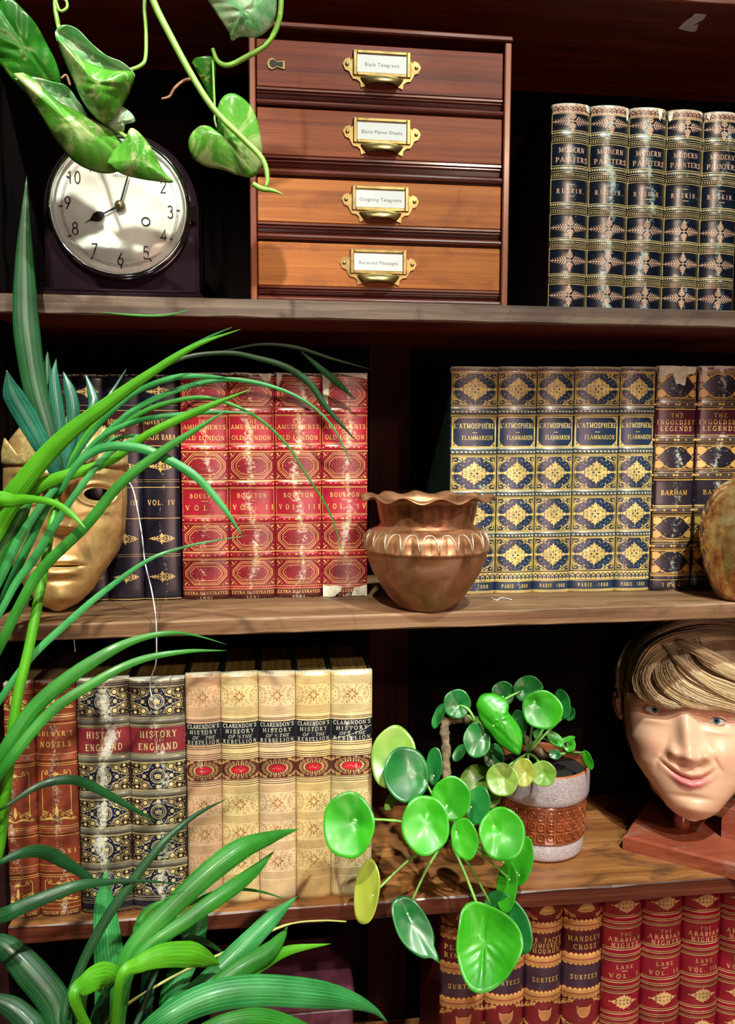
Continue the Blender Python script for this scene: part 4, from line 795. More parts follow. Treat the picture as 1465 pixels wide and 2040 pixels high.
def lathey(mb, prof, cx, cz, n=64, m=0):      # prof of (radius, y)
    k = len(prof); V = []
    for r, y in prof:
        for j in range(n): V.append((cx+r*math.cos(2*PI*j/n), y, cz+r*math.sin(2*PI*j/n)))
    mb.add(V, [(i*n+j, i*n+(j+1) % n, (i+1)*n+(j+1) % n, (i+1)*n+j) for i in range(k-1) for j in range(n)], m)
RB = 139*k_
mb = MB(); lathey(mb, [(RB, YC), (RB, YC-0.003), (RB*.985, YC-0.008), (RB*.96, YC-0.0105), (RB*.935, YC-0.009), (RB*.915, YC-0.004), (RB*.91, YC-0.0005)], cx_, cz_); mb.build('bezel', M_chrome, clock, True)
mb = MB(); lathey(mb, [(RB*.93, YC-0.0005), (RB*.6, YC-0.0015), (RB*.57, YC-0.0006), (0.0005, YC-0.0006)], cx_, cz_); dial = mb.build('dial', M_dial, clock, True)
RD = RB*.915
d = Draw()
def dxy(a, r): return (r*math.sin(math.radians(a)), -r*math.cos(math.radians(a)))
for i in range(60):
    a = i*6; p, q = dxy(a, .865), dxy(a, .885 if i % 5 else .92); d.poly([p, q], .004 if i % 5 else .02, 0, 1, seg=9)
d.ring(0, 0, .865, .865, .005, 0, 1, 72); d.ring(0, 0, .89, .89, .005, 0, 1, 72)
DXY = {'10': (148, 354), '9': (136, 405), '8': (151, 456), '7': (189, 498), '6': (241, 516), '5': (292, 504), '4': (327, 470), '3': (340, 423), '2': (326, 373), '12': (241, 318), '11': (188, 331), '1': (292, 330)}
for st, (px, py) in DXY.items():
    p = at(px, py, YC); d.text(st, (p[0]-cx_)/RD, -(p[2]-cz_)/RD, .19, 0, .105*len(st), track=.06, serif=False, bold=.75, slant=0)
# digits are drawn narrower than tall
d.build('numeral', M_ink, lambda x, y, l: (cx_+x*RD, YC-0.0009-0.0001*l-(.0009 if abs(math.hypot(x, y)) > .62 else 0), cz_-y*RD), clock)
d = Draw()
d.text('ENFIELD', 0, -.5, .045, 0, .2, serif=False, bold=.8); d.build('dial_lettering', M_ink, lambda x, y, l: (cx_+x*RD, YC-0.0017, cz_-y*RD), clock)
hub = at(239, 409, YC-0.004)
def hand(name, tip, wid, blob=None):
    P = at(tip[0], tip[1], YC-0.004); mb = MB(); v = np.array([P[0]-hub[0], 0, P[2]-hub[2]]); ln = np.linalg.norm(v); v /= ln; nrm = np.array([-v[2], 0, v[0]])
    sh = [(-.12, wid*.7), (0, wid*.6), (.55, wid*.45), (1, wid*.1)] if not blob else [(-.1, wid*.7), (0, wid*.6), (.45, wid*.4), (.5, wid*1.6), (.6, wid*2.6), (.7, wid*2.3), (.78, wid*1.2), (.84, wid*.4), (1, wid*.1)]
    pts = [hub+v*ln*s+nrm*w_ for s, w_ in sh]+[hub+v*ln*s-nrm*w_ for s, w_ in sh[::-1]]
    n = len(pts); y0 = YC-0.0035 if blob else YC-0.0047
    V = [(p[0], y0, p[2]) for p in pts]+[(p[0], y0-0.0005, p[2]) for p in pts]; k = len(sh)
    F = [(i, i+1, n-2-i, n-1-i) for i in range(k-1)]+[(n+i, n+n-1-i, n+n-2-i, n+i+1) for i in range(k-1)]+[(i, (i+1) % n, (i+1) % n+n, i+n) for i in range(n)]
    mb.add(V, F); mb.build(name, M_inkg if not blob else M_ink, clock)
hand('hour_hand', (169, 444), 0.0020, True); hand('minute_hand', (268, 305), 0.0018)
mb = MB(); lathey(mb, [(0.0055, YC-0.001), (0.0055, YC-0.0052), (0.004, YC-0.0068), (0.0005, YC-0.0075)], hub[0], hub[2], 24); mb.build('centre_boss', plain('aged_brass_boss', (0.18, 0.16, 0.10), 0.3, 0.9, var=0.5), clock, True)
p = at(291, 442, YC); mb = MB(); lathey(mb, [(0.0048, YC-0.001), (0.0048, YC-0.0018), (0.0036, YC-0.0018), (0.0036, YC+0.000), (0.0002, YC+0.0000)], p[0], p[2], 24); mb.build('winding_hole', M_ink, clock, True)
mb = MB(); P_ = []
for i in range(9):
    t = i/8; P_.append((RB*.93*math.cos(t*PI/2)+0.0003, YC-0.0085-0.010*math.sin(t*PI/2)))
lathey(mb, P_, cx_, cz_, 48); mb.build('domed_glass', M_glass, clock, True)
mb = MB(); p = at(383, 427, YC-0.004); mb.box(p[0]-0.003, p[0]+0.004, YC-0.006, YC+0.002, p[2]-0.008, p[2]+0.008, 0, 0.001); mb.build('hinge', M_chrome, clock)

# ------------------------------------------------------------ mahogany stationery chest
YD = 0.03
M_cedar = [wood('drawer_mahogany_baked_shade_%s' % c, cols, 'X', 0.5, 0.8, coat=0.0, spec=0.22, bump=0.35, seed=20+i, stain=[(0.10, 0.02, 0.01)], stainamt=0.3) for i, (c, cols) in enumerate((  # upper fronts darker than lower ones: cast shade put into the wood colour
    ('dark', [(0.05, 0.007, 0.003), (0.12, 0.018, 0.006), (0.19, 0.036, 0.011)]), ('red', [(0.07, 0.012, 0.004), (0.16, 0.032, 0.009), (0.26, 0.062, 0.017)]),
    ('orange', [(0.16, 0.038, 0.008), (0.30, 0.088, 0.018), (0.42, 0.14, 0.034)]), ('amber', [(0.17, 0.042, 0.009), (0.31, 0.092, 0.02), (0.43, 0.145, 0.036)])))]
M_mould = wood('dark_mahogany_moulding', [(0.03, 0.006, 0.005), (0.09, 0.018, 0.012), (0.16, 0.04, 0.02)], 'X', 0.28, 1.0, coat=0.6, seed=30)
M_edge = wood('worn_mahogany_edge', [(0.08, 0.016, 0.008), (0.19, 0.048, 0.02), (0.30, 0.10, 0.045)], 'Z', 0.35, 1.0, coat=0.4, seed=31)
M_brass = plain('aged_brass', (0.34, 0.25, 0.10), 0.32, 0.85, var=0.5, scale=90, bump=0.1)
M_card = plain('white_card', (0.55, 0.56, 0.57), 0.6, var=0.06)
M_type = plain('typewriter_ink', (0.10, 0.09, 0.09), 0.6)
X0 = float(at(498, 350, YD)[0]); X1 = float(at(1014, 350, YD)[0]); xi0 = float(at(511, 350, YD)[0]); xi1 = float(at(1001, 350, YD)[0])
ztopc = float(at(760, 72, YD)[2])
chest = thing('drawer_chest', 'small red mahogany chest of four drawers with brass label pulls', 'drawers', ((X0+X1)/2, YD+0.09, Z_TOP))
mb = MB(); mb.box(X0, xi0, YD-0.004, YD+0.19, Z_TOP, ztopc, 0, 0.0012); mb.build('side_panel', M_edge, chest)
mb = MB(); mb.box(xi1, X1, YD-0.004, YD+0.19, Z_TOP, ztopc, 0, 0.0012); mb.build('side_panel', M_edge, chest)
mb = MB(); mb.box(X0-0.001, X1+0.001, YD-0.006, YD+0.192, ztopc, ztopc+0.006, 0, 0.0015); mb.build('top_panel', M_mould, chest)
mb = MB(); mb.box(xi0, xi1, YD+0.182, YD+0.19, Z_TOP, ztopc, 0); mb.box(xi0, xi1, YD+0.004, YD+0.182, Z_TOP, Z_TOP+0.003, 0); mb.build('back_panel', M_mould, chest)
dy = [(88, 182, 0, 'Blank Telegrams', 761), (222, 315, 1, 'Blank Memo Sheets', 761), (359, 446, 2, 'Outgoing Telegrams', 758), (485, 571, 3, 'Received Messages', 754)]
def strip(mb, prof, x0, x1, m=0):                # moulding profile (y,z) run along x
    n = len(prof); mb.add([(x, p[0], p[1]) for x in (x0, x1) for p in prof], [(i, i+1, n+i+1, n+i) for i in range(n-1)]+[tuple(range(n)), tuple(range(2*n-1, n-1, -1))], m)
def textobj(name, st, size, x, y, z, m, parent):
    cu = bpy.data.curves.new('t', 'FONT'); cu.body = st; cu.size = size; cu.align_x = 'CENTER'; cu.align_y = 'CENTER'; cu.space_character = 1.08; cu.resolution_u = 2
    to = bpy.data.objects.new('t', cu); COL.objects.link(to); dg = bpy.context.evaluated_depsgraph_get(); me = to.evaluated_get(dg).to_mesh()
    V = [(x+v.co.x, y, z+v.co.y) for v in me.vertices]; F = [tuple(p.vertices) for p in me.polygons]
    o = mesh(name, V, F, m, parent, False); to.evaluated_get(dg).to_mesh_clear(); bpy.data.objects.remove(to); bpy.data.curves.remove(cu); return o
zprev = ztopc-0.003
for di, (ya, yb, mi, txt, hx) in enumerate(dy):
    za, zb = float(at(758, ya+3, YD)[2]), float(at(758, yb+3, YD)[2])
    znx = float(at(758, dy[di+1][0]+3, YD)[2]) if di < 3 else Z_TOP+0.001
    fr = MB(); fr.box(xi0+0.001, xi1-0.001, YD, YD+0.012, zb, za, 0, 0.0009); fr.box(xi0+0.004, xi1-0.004, YD+0.012, YD+0.17, zb-0.010, za-0.002, 0)
    front = fr.build('drawer', M_cedar[mi], chest)
    g = zb-znx; mb = MB(); z0 = zb-0.0003
    pr = [(YD+0.012, z0), (YD+0.0005, z0), (YD+0.0005, z0-g*.10), (YD+0.0035, z0-g*.14), (YD+0.0035, z0-g*.19), (YD+0.0005, z0-g*.22), (YD-0.0005, z0-g*.27)]
    pr += [(YD+0.0065-0.005*math.cos(t), z0-g*(.27+.26*(1-math.cos(t))*.8)) for t in (0.6, 1.1, 1.5)]
    pr += [(YD+0.001-0.0042*math.sin(t), z0-g*(.60+.14*(1-math.cos(t)))) for t in (0.3, .9, 1.57, 2.2, 2.8)]+[(YD+0.003, z0-g*.90), (YD+0.003, z0-g*.93), (YD+0.0, z0-g*.955), (YD+0.012, z0-g*.965)]
    strip(mb, pr, xi0+0.001, xi1-0.001); mb.build('moulding', M_mould, front)
    # brass label frame with finger pull
    c = at(hx, (ya+yb)/2+1, YD); s = 0.000535; cx, cz = c[0], c[2]
    O = [(-79, 6), (-74, 15), (-65, 18), (-62, 13), (-58, 18), (-58, 34), (58, 34), (58, 18), (62, 13), (65, 18), (74, 15), (79, 6), (74, -5), (66, -8), (62, -16), (58, -22), (50, -23), (44, -28), (42, -38), (30, -33), (15, -30), (-15, -30), (-30, -33), (-42, -38), (-44, -28), (-50, -23), (-58, -22), (-62, -16), (-66, -8), (-74, -5)]
    mb = MB(); mb.prism([(cx+x*s, cz+(y-2)*s) for x, y in O], YD-0.0014, YD-0.0001); lh = mb.build('label_plate', M_brass, front)
    mb = MB()
    for x0, x1, y0, y1 in ((-58, -50, -16, 33), (50, 58, -16, 33), (-50, 50, 26, 33), (-50, 50, -16, -9)): mb.box(cx+x0*s, cx+x1*s, YD-0.0034, YD-0.0012, cz+(y0-2)*s, cz+(y1-2)*s, 0, 0.0007)
    mb.build('label_frame', M_brass, front)
    mb = MB(); n1, n2 = 16, 6; V = []
    for i in range(n1+1):
        u = -1+2*i/n1
        for j in range(n2+1):
            t = j/n2*PI/2; w_ = 43*math.sqrt(max(0, 1-(1-math.cos(t))*.5)); V.append((cx+u*w_*s, YD-0.0016-0.0095*math.sin(t)*(1-u*u)**.5, cz+(-16-2-4*u*u-17*(1-math.cos(t))*(1-.15*u*u))*s))
    mb.add(V, [(i*(n2+1)+j, i*(n2+1)+j+1, (i+1)*(n2+1)+j+1, (i+1)*(n2+1)+j) for i in range(n1) for j in range(n2)]); hp = mb.build('cup_pull', M_brass, front, True)
    sm = hp.modifiers.new('wall', 'SOLIDIFY'); sm.thickness = 0.0008; sm.offset = 1
    mb = MB(); mb.box(cx-50*s, cx+50*s, YD-0.0020, YD-0.0013, cz-11*s, cz+24*s, 0); mb.build('card', M_card, front)
    textobj('card_lettering', txt, 0.0052, cx+0*s, YD-0.0021, cz+4*s, M_type, front)
    for x in (-70, 70):
        mb = MB(); lathey(mb, [(0.0021, YD-0.0012), (0.0020, YD-0.0020), (0.0012, YD-0.0026), (0.0001, YD-0.0027)], cx+x*s, cz+3*s, 12); mb.build('screw', M_brass, front, True)
    if di == 0:
        p = at(550, 128, YD); mb = MB(); P = [(x*.0006+p[0], z*.0006+p[2]) for x, z in [(-15, 0), (-13, 7), (-7, 10), (-1, 7), (1, 4), (15, 6), (15, -8), (1, -5), (-1, -7), (-7, -10), (-13, -7)]]
        mb.prism(P, YD-0.0012, YD-0.0001, 0); mb.build('keyhole_plate', M_brass, front)
        mb = MB(); P = [(x*.0006*.8+p[0]+.0002, z*.0006*.72+p[2]) for x, z in [(-15, 0), (-13, 7), (-7, 10), (-1, 7), (1, 4), (15, 6), (15, -8), (1, -5), (-1, -7), (-7, -10), (-13, -7)]]
        mb.prism(P, YD-0.0014, YD-0.0011, 0); mb.build('keyhole', M_ink, front)

# ------------------------------------------------------------ hammered copper pot with frilled rim
M_copper, nt, b_ = newmat('tarnished_copper'); b_.inputs['Metallic'].default_value = 0.6
tc = N(nt, 'ShaderNodeTexCoord'); no = N(nt, 'ShaderNodeTexNoise', i_Scale=28.0, i_Detail=7.0, i_Roughness=0.6, i_Distortion=0.8); L(nt, tc.outputs['Object'], no.inputs['Vector'])
L(nt, ramp(nt, no.outputs[0], [(0.3, (0.16, 0.06, 0.03)), (0.5, (0.32, 0.14, 0.065)), (0.66, (0.44, 0.22, 0.13)), (0.78, (0.46, 0.42, 0.34))]), b_.inputs['Base Color'])
L(nt, ramp(nt, no.outputs[0], [(0.3, 0.34), (0.7, 0.5)]), b_.inputs['Roughness'])
vo = N(nt, 'ShaderNodeTexVoronoi', i_Scale=260.0); L(nt, tc.outputs['Object'], vo.inputs['Vector']); bp = N(nt, 'ShaderNodeBump', i_Strength=0.10, i_Distance=0.0006); L(nt, vo.outputs[0], bp.inputs['Height']); L(nt, bp.outputs[0], b_.inputs['Normal'])
vx, vy = float(at(850, 1100, 0.012)[0]), 0.012
def zv(py): return float(at(850, py, vy)[2])
kv = pxs((vx, vy, zv(1100)))
dz0 = Z_MID+0.0005-zv(1211)
prof_ = [(0, 1211), (50, 1211), (56, 1208), (74, 1190), (92, 1165), (108, 1138), (117, 1115), (121, 1100), (122, 1097), (124.5, 1095), (124.5, 1091), (122, 1088.5), (122, 1076), (119, 1066), (112, 1058), (100, 1052), (92, 1047), (91, 1044), (93, 1036), (97, 1018), (99, 1004), (104, 995), (120, 991), (134, 993), (134.5, 992), (120, 989.8), (104, 993.5), (97, 1002), (93, 1020), (89, 1040), (100, 1056), (116, 1080), (115, 1110), (90, 1160), (50, 1202), (0, 1205)]
def vfn(r, z, th, i):
    fl = min(1, max(0, (r-104*kv)/(27*kv))) if 19 <= i <= 26 else 0
    z2 = z+fl*kv*5.5*math.cos(12*th)
    r2 = r
    if 10 <= i <= 13:
        fq = abs(math.sin(11*th)); r2 = r+kv*(3.0*math.sqrt(fq)-1.5)*(1 if i in (11, 12) else .4)
    if 17 <= i <= 20: r2 = r*(1+.008*math.cos(24*th))
    return r2, z2
mb = MB(); n_ = 264
pot = thing('copper_pot', 'round-bellied tarnished copper pot with frilled rim on the middle shelf', 'pot', (vx, vy, Z_MID))
mb.lathe([(r*kv+1e-5, zv(py)+dz0) for r, py in prof_], vx, vy, n_, 0, vfn); mb.build('vessel', M_copper, pot, True)
M_coph = plain('polished_copper_bead', (0.62, 0.50, 0.36), 0.3, 0.6, var=0.3)
mb = MB()
for i in range(22):
    th = 2*PI*i/22; P = []
    for j in range(17):
        t = j/16; a = th+(t-.5)*2*PI/22*.98; zz = 1093-36*(1-abs(2*t-1)**4); rr_ = np.interp(-zz, [-1095, -1088, -1076, -1066, -1058, -1054], [124.5, 124, 123.5, 120.5, 113.5, 105])
        P.append((vx+rr_*kv*math.cos(a), vy+rr_*kv*math.sin(a), zv(zz)+dz0))
    mb.tube(P, 0.0008, 6)
tag(mb.build('scalloped_beading', M_coph, pot, True), kind='stuff')

# ------------------------------------------------------------ mottled gold glass vase at the right edge
M_lus, nt, b_ = newmat('mottled_gold_lustre'); b_.inputs['Metallic'].default_value = 0.7; b_.inputs['Coat Weight'].default_value = 1.0; b_.inputs['Coat Roughness'].default_value = 0.03
tc = N(nt, 'ShaderNodeTexCoord'); no = N(nt, 'ShaderNodeTexNoise', i_Scale=60.0, i_Detail=9.0, i_Roughness=0.7); L(nt, tc.outputs['Object'], no.inputs['Vector'])
L(nt, ramp(nt, no.outputs[0], [(0.30, (0.20, 0.05, 0.012)), (0.42, (0.50, 0.22, 0.07)), (0.55, (0.70, 0.46, 0.18)), (0.7, (0.85, 0.70, 0.40))]), b_.inputs['Base Color'])
L(nt, ramp(nt, no.outputs[0], [(0.35, 0.10), (0.65, 0.26)]), b_.inputs['Roughness'])
gy = 0.020; gx = float(at(1478, 1080, gy)[0]); kg = pxs((gx, gy, Z_MID))
gp = [(0, 1190), (34, 1191), (42, 1188), (55, 1165), (68, 1130), (76, 1095), (79, 1060), (77, 1030), (68, 1000), (54, 975), (36, 960), (22, 953), (20, 948), (23, 940), (17, 939), (16, 952), (0, 958)]
dz1 = Z_MID+0.0004-float(at(1478, 1191, gy)[2])
mb = MB(); mb.lathe([(r*kg+1e-5, float(at(1478, py, gy)[2])+dz1) for r, py in gp], gx, gy, 64); o = mb.build('lustre_vase', M_lus, None, True)
tag(o, 'shiny black and gold mottled vase cut off by the right picture edge', 'vase')

# ------------------------------------------------------------ dark purple box at the bottom
M_purp = plain('dull_purple_leatherette', (0.10, 0.026, 0.045), 0.45, var=0.5, scale=25, bump=0.1)
pa, pb = at(455, 1990, 0.05), at(704, 1975, 0.05)
bx = thing('storage_box', 'dull purple box behind the lowest long leaf', 'box', ((pa[0]+pb[0])/2, 0.10, Z_BASE))
mb = MB(); mb.box(pa[0]-0.02, pb[0], 0.05, 0.16, Z_BASE, pb[2]-0.022, 0, 0.002); mb.build('box_body', M_purp, bx)
mb = MB(); mb.box(pa[0]-0.022, pb[0]+0.002, 0.048, 0.162, pb[2]-0.022, pb[2], 0, 0.003); mb.build('lid', M_purp, bx)
# ------------------------------------------------------------ sculpted faces: sections around an axis plus modelled features
def smooth_interp(ys, xs, vs, k=7):
    v = np.interp(ys, xs, vs); ker = np.hanning(2*k+3)[1:-1]; ker /= ker.sum(); n = len(ker)//2
    return np.convolve(np.pad(v, n, mode='edge'), ker, mode='valid')
class Face:
    def __init__(s, px, py, Y, xc, hw, hd, sh, feats, extra=None):
        s.C = at(px, py, Y); s.px, s.py = px, py; d = s.C-CAM; s.out = -d/np.linalg.norm(d)
        s.k = pxs(s.C); s.right = np.cross(s.out, CU); s.right = -s.right if s.right @ CR < 0 else s.right; s.right /= np.linalg.norm(s.right); s.up = np.cross(s.out, s.right); s.up /= np.linalg.norm(s.up)
        if s.up[2] < 0: s.up = -s.up
        s.xc, s.hw, s.hd, s.sh, s.f, s.ex = xc, hw, hd, sh, feats, extra
        s.Y = np.linspace(hw[0][0], hw[-1][0], 260)
        T = lambda a: smooth_interp(s.Y, [q[0] for q in a], [q[1] for q in a])
        s.xcv, s.hwv, s.hdv, s.shv = T(xc), np.maximum(smooth_interp(s.Y, [q[0] for q in hw], [q[1] for q in hw], 3), 0.5), T(hd), T(sh)
    def disp(s, x, y):
        o = 0.0
        for cx, cy, sx, sy, a in s.f: o += a*math.exp(-((x-cx)/sx)**2-((y-cy)/sy)**2)
        if s.ex: o += s.ex(x, y)
        return o
    def outof(s, x, y, feat=True):
        xc = np.interp(y, s.Y, s.xcv); hw = np.interp(y, s.Y, s.hwv); hd = np.interp(y, s.Y, s.hdv); sh = np.interp(y, s.Y, s.shv)
        q = max(0.0, 1-((x-xc)/hw)**2); return sh+hd*q**.5+(s.disp(x, y) if feat else 0)
    def W(s, x, y, o): return s.C+s.right*((x-s.px)*s.k)+s.up*((s.py-y)*s.k)+s.out*(o*s.k)
    def grid(s, nphi, ny, p0, p1, hdb=None):
        V = []; P2 = []
        for i in range(ny+1):
            y = s.Y[0]+(s.Y[-1]-s.Y[0])*i/ny; xc = np.interp(y, s.Y, s.xcv); hw = np.interp(y, s.Y, s.hwv); hd = np.interp(y, s.Y, s.hdv); sh = np.interp(y, s.Y, s.shv)
            for j in range(nphi+1):
                ph = p0+(p1-p0)*j/nphi; x = xc+hw*math.sin(ph); c = math.cos(ph)
                o = sh+(hd if c > 0 else (hdb or hd))*c
                if c > 0: o += s.disp(x, y)*min(1, c*2.2)
                V.append(s.W(x, y, o)); P2.append((x, y, c))
        F = [(i*(nphi+1)+j, (i+1)*(nphi+1)+j, (i+1)*(nphi+1)+j+1, i*(nphi+1)+j+1) for i in range(ny) for j in range(nphi)]
        return V, F, P2
def skinmat(name, rough=0.35, sss=0.12):
    m, nt, b = newmat(name); a = N(nt, 'ShaderNodeAttribute'); a.attribute_name = 'tint'
    L(nt, a.outputs['Color'], b.inputs['Base Color']); b.inputs['Roughness'].default_value = rough
    b.inputs['Subsurface Weight'].default_value = sss; b.inputs['Subsurface Radius'].default_value = (0.01, 0.004, 0.002); b.inputs['Subsurface Scale'].default_value = 0.5
    return m
def lerp(a, b, t): t = max(0, min(1, t)); return tuple(a[i]*(1-t)+b[i]*t for i in range(3))
# model head -------------------------------------------------
MX = [1318, 1330, 1345, 1360, 1378, 1395, 1410, 1420]; MY = [1510, 1519, 1529, 1537, 1541, 1537, 1527, 1518]
def mouthx(x, y):
    ym = float(np.interp(x, MX, MY)); e = math.exp(-((x-1371)/42)**4)
    o = -8*math.exp(-((y-ym)/2.6)**2)*e + 5*math.exp(-((y-ym+8)/6)**2)*e + 9*math.exp(-((y-ym-10)/7)**2)*math.exp(-((x-1374)/30)**2)
    for x0, y0, x1, y1 in ((1336, 1478, 1316, 1516), (1408, 1482, 1428, 1520)):
        t = max(0, min(1, (y-y0)/(y1-y0))); o -= 5*math.exp(-((x-(x0+(x1-x0)*t**1.3))/4.5)**2)*math.exp(-((y-(y0+y1)/2)/22)**2)
    return o
HEAD = Face(1376, 1430, 0.105,
    [(1225, 1385), (1400, 1376), (1518, 1378), (1575, 1380), (1620, 1379)],
    [(1225, 3), (1229, 40), (1240, 72), (1270, 98), (1300, 114), (1340, 124), (1380, 128), (1419, 127), (1476, 121), (1518, 107), (1545, 88), (1575, 62), (1598, 46), (1612, 27), (1619, 6)],
    [(1225, 20), (1270, 85), (1340, 104), (1419, 100), (1476, 95), (1518, 84), (1545, 68), (1575, 48), (1598, 34), (1619, 6)],
    [(1225, -10), (1300, -4), (1419, 0), (1476, 4), (1518, 16), (1545, 27), (1575, 40), (1619, 42)],
    [(1367, 1430, 15, 20, 10), (1370, 1458, 15, 22, 17), (1373, 1484, 18, 17, 14), (1375, 1503, 20, 13, 24), (1346, 1495, 10, 11, 15), (1403, 1496, 10, 11, 15), (1360, 1516, 6, 4, -3), (1390, 1516, 6, 4, -3), (1300, 1482, 30, 26, 9), (1440, 1492, 28, 26, 9),
     (1312, 1423, 23, 10, -9), (1421, 1433, 23, 10, -9), (1308, 1403, 32, 8, 6), (1425, 1412, 32, 8, 6), (1378, 1574, 30, 6, -5), (1381, 1596, 26, 15, 9), (1310, 1442, 24, 6, 3), (1424, 1452, 24, 6, 3)], mouthx)
V, F, P2 = HEAD.grid(190, 210, -PI, PI, 100)
SK, LP, RD_, BL = (0.80, 0.48, 0.32), (0.72, 0.20, 0.22), (0.52, 0.14, 0.09), (0.72, 0.33, 0.23)
cols = []
for x, y, c in P2:
    t = SK
    ym = float(np.interp(x, MX, MY)); e = math.exp(-((x-1372)/40)**4)
    t = lerp(t, LP, 1.1*math.exp(-((y-ym-9)/8.5)**4)*math.exp(-((x-1375)/34)**4)+.5*math.exp(-((y-ym+3)/3)**2)*e)
    t = lerp(t, (0.25, 0.04, 0.03), .9*math.exp(-((y-ym)/1.6)**2)*e)
    for ex, ey in ((1312, 1418), (1421, 1428)): t = lerp(t, RD_, .5*math.exp(-((x-ex)/30)**2-((y-ey)/12)**2))
    for ex, ey in ((1305, 1490), (1440, 1500), (1374, 1498)): t = lerp(t, BL, .5*math.exp(-((x-ex)/30)**2-((y-ey)/22)**2))
    for ex, ey in ((1308, 1402), (1425, 1411)): t = lerp(t, (0.42, 0.25, 0.13), .6*math.exp(-((x-ex)/28)**4-((y-ey)/3.5)**2))
    cols.append(t+(1,))
hp = HEAD.W(1376, 1655, 0); head = thing('display_head', 'lifelike model head with swept blond hair and sly grin on a wooden plinth', 'model head', (HEAD.C[0], HEAD.C[1], Z_LOW))
M_skin = skinmat('painted_silicone_skin'); mesh('face', V, F, M_skin, head, True, None, None, cols)
mb = MB(); P = [HEAD.W(1374, 1500, -22), HEAD.W(1372, 1545, -18), HEAD.W(1370, 1580, -12), HEAD.W(1368, 1600, -6), HEAD.W(1366, 1606, -4)]
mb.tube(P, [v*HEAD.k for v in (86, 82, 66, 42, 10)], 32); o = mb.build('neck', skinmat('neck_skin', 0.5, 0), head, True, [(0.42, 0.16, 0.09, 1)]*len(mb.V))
for sx, ex, ey in ((-1, 1246, 1418), (1, 1506, 1428)):
    mb = MB(); ep = [HEAD.W(ex+sx*dx, ey+dy, 2-ab) for dx, dy, ab in ((2, 22, 0), (-1, 8, 4), (4, -14, 10), (12, -28, 14), (17, -18, 18), (15, 0, 16), (8, 18, 8), (1, 24, 0))]
    mb.tube(bez(ep, 28), 4.2*HEAD.k, 10); mb.tube(bez([HEAD.W(ex+sx*q, ey+dy, -4) for q, dy in ((2, 16), (7, 2), (9, -16))], 10), [v*HEAD.k for v in np.linspace(6, 7, 10)], 10)
    mb.build('ear', M_skin, head, True, [(0.62, 0.28, 0.18, 1)]*len(mb.V))
M_scl = plain('eye_white', (0.72, 0.72, 0.72), 0.1, var=0.05, coat=1.0); M_iris = plain('grey_blue_iris', (0.10, 0.20, 0.30), 0.1, var=0.6, scale=900, coat=1.0); M_pup = plain('pupil', (0.002, 0.002, 0.003), 0.05, coat=1.0); M_lash = plain('dark_lash_line', (0.10, 0.03, 0.015), 0.6)
for ex, ey, tl_, ix in ((1312, 1421, 7, 1), (1421, 1432, -2, -1)):
    t = math.radians(tl_); base = HEAD.outof(ex, ey)
    def E(u, v, o=0):
        X = ex+u*math.cos(t)-v*math.sin(t); Y = ey+u*math.sin(t)+v*math.cos(t)
        return HEAD.W(X, Y, base+1.0+3.2*max(0, 1-(u/19)**2)*max(0, 1-(v/14)**2)+o)
    def edge(u, s):
        q = max(0, 1-(u/16.5)**2); return (-6.6*q**.65 if s < 0 else 5.6*q**.9)
    n = 22; V = []; F = []
    for i in range(n+1):
        u = -16.5+33*i/n
        for j in range(7): a, b_ = edge(u, -1), edge(u, 1); V.append(E(u, a+(b_-a)*j/6))
    F = [(i*7+j, i*7+j+1, (i+1)*7+j+1, (i+1)*7+j) for i in range(n) for j in range(6)]
    eb = mesh('eyeball', V, F, M_scl, head, True)
    for nm, r, o, m in (('iris', 6.0, .35, M_iris), ('pupil', 2.5, .6, M_pup)):
        V = [E(0.5, -0.6, o)]; F = []
        for rr_ in (r*.5, r):
            for i in range(20): u, v = .5+rr_*math.cos(2*PI*i/20), -0.6+rr_*math.sin(2*PI*i/20); V.append(E(u, max(edge(u, -1)+.2, min(edge(u, 1)-.2, v)), o))
        F = [(0, 1+i, 1+(i+1) % 20) for i in range(20)]+[(1+i, 21+i, 21+(i+1) % 20, 1+(i+1) % 20) for i in range(20)]
        mesh(nm, V, F, m, eb, True)
    for s, r, m, off, o, nm in ((-1, 2.6, M_skin, -2.0, .6, 'eyelid'), (1, 2.0, M_skin, 1.6, .0, 'eyelid'), (-1, .8, M_lash, -.1, 2.2, 'lash_line'), (1, .4, M_lash, .2, 1.2, 'lash_line')):
        mb = MB(); P = [E(u, edge(u*.99, s)+off, o) for u in np.linspace(-17.5, 17.5, 20)]
        mb.tube(P, [HEAD.k*r*(.35+.65*math.sin(PI*(i+.5)/20)**.6) for i in range(20)], 8); mb.build(nm, m, head, True, [SK+(1,)]*len(mb.V) if m is M_skin else None)
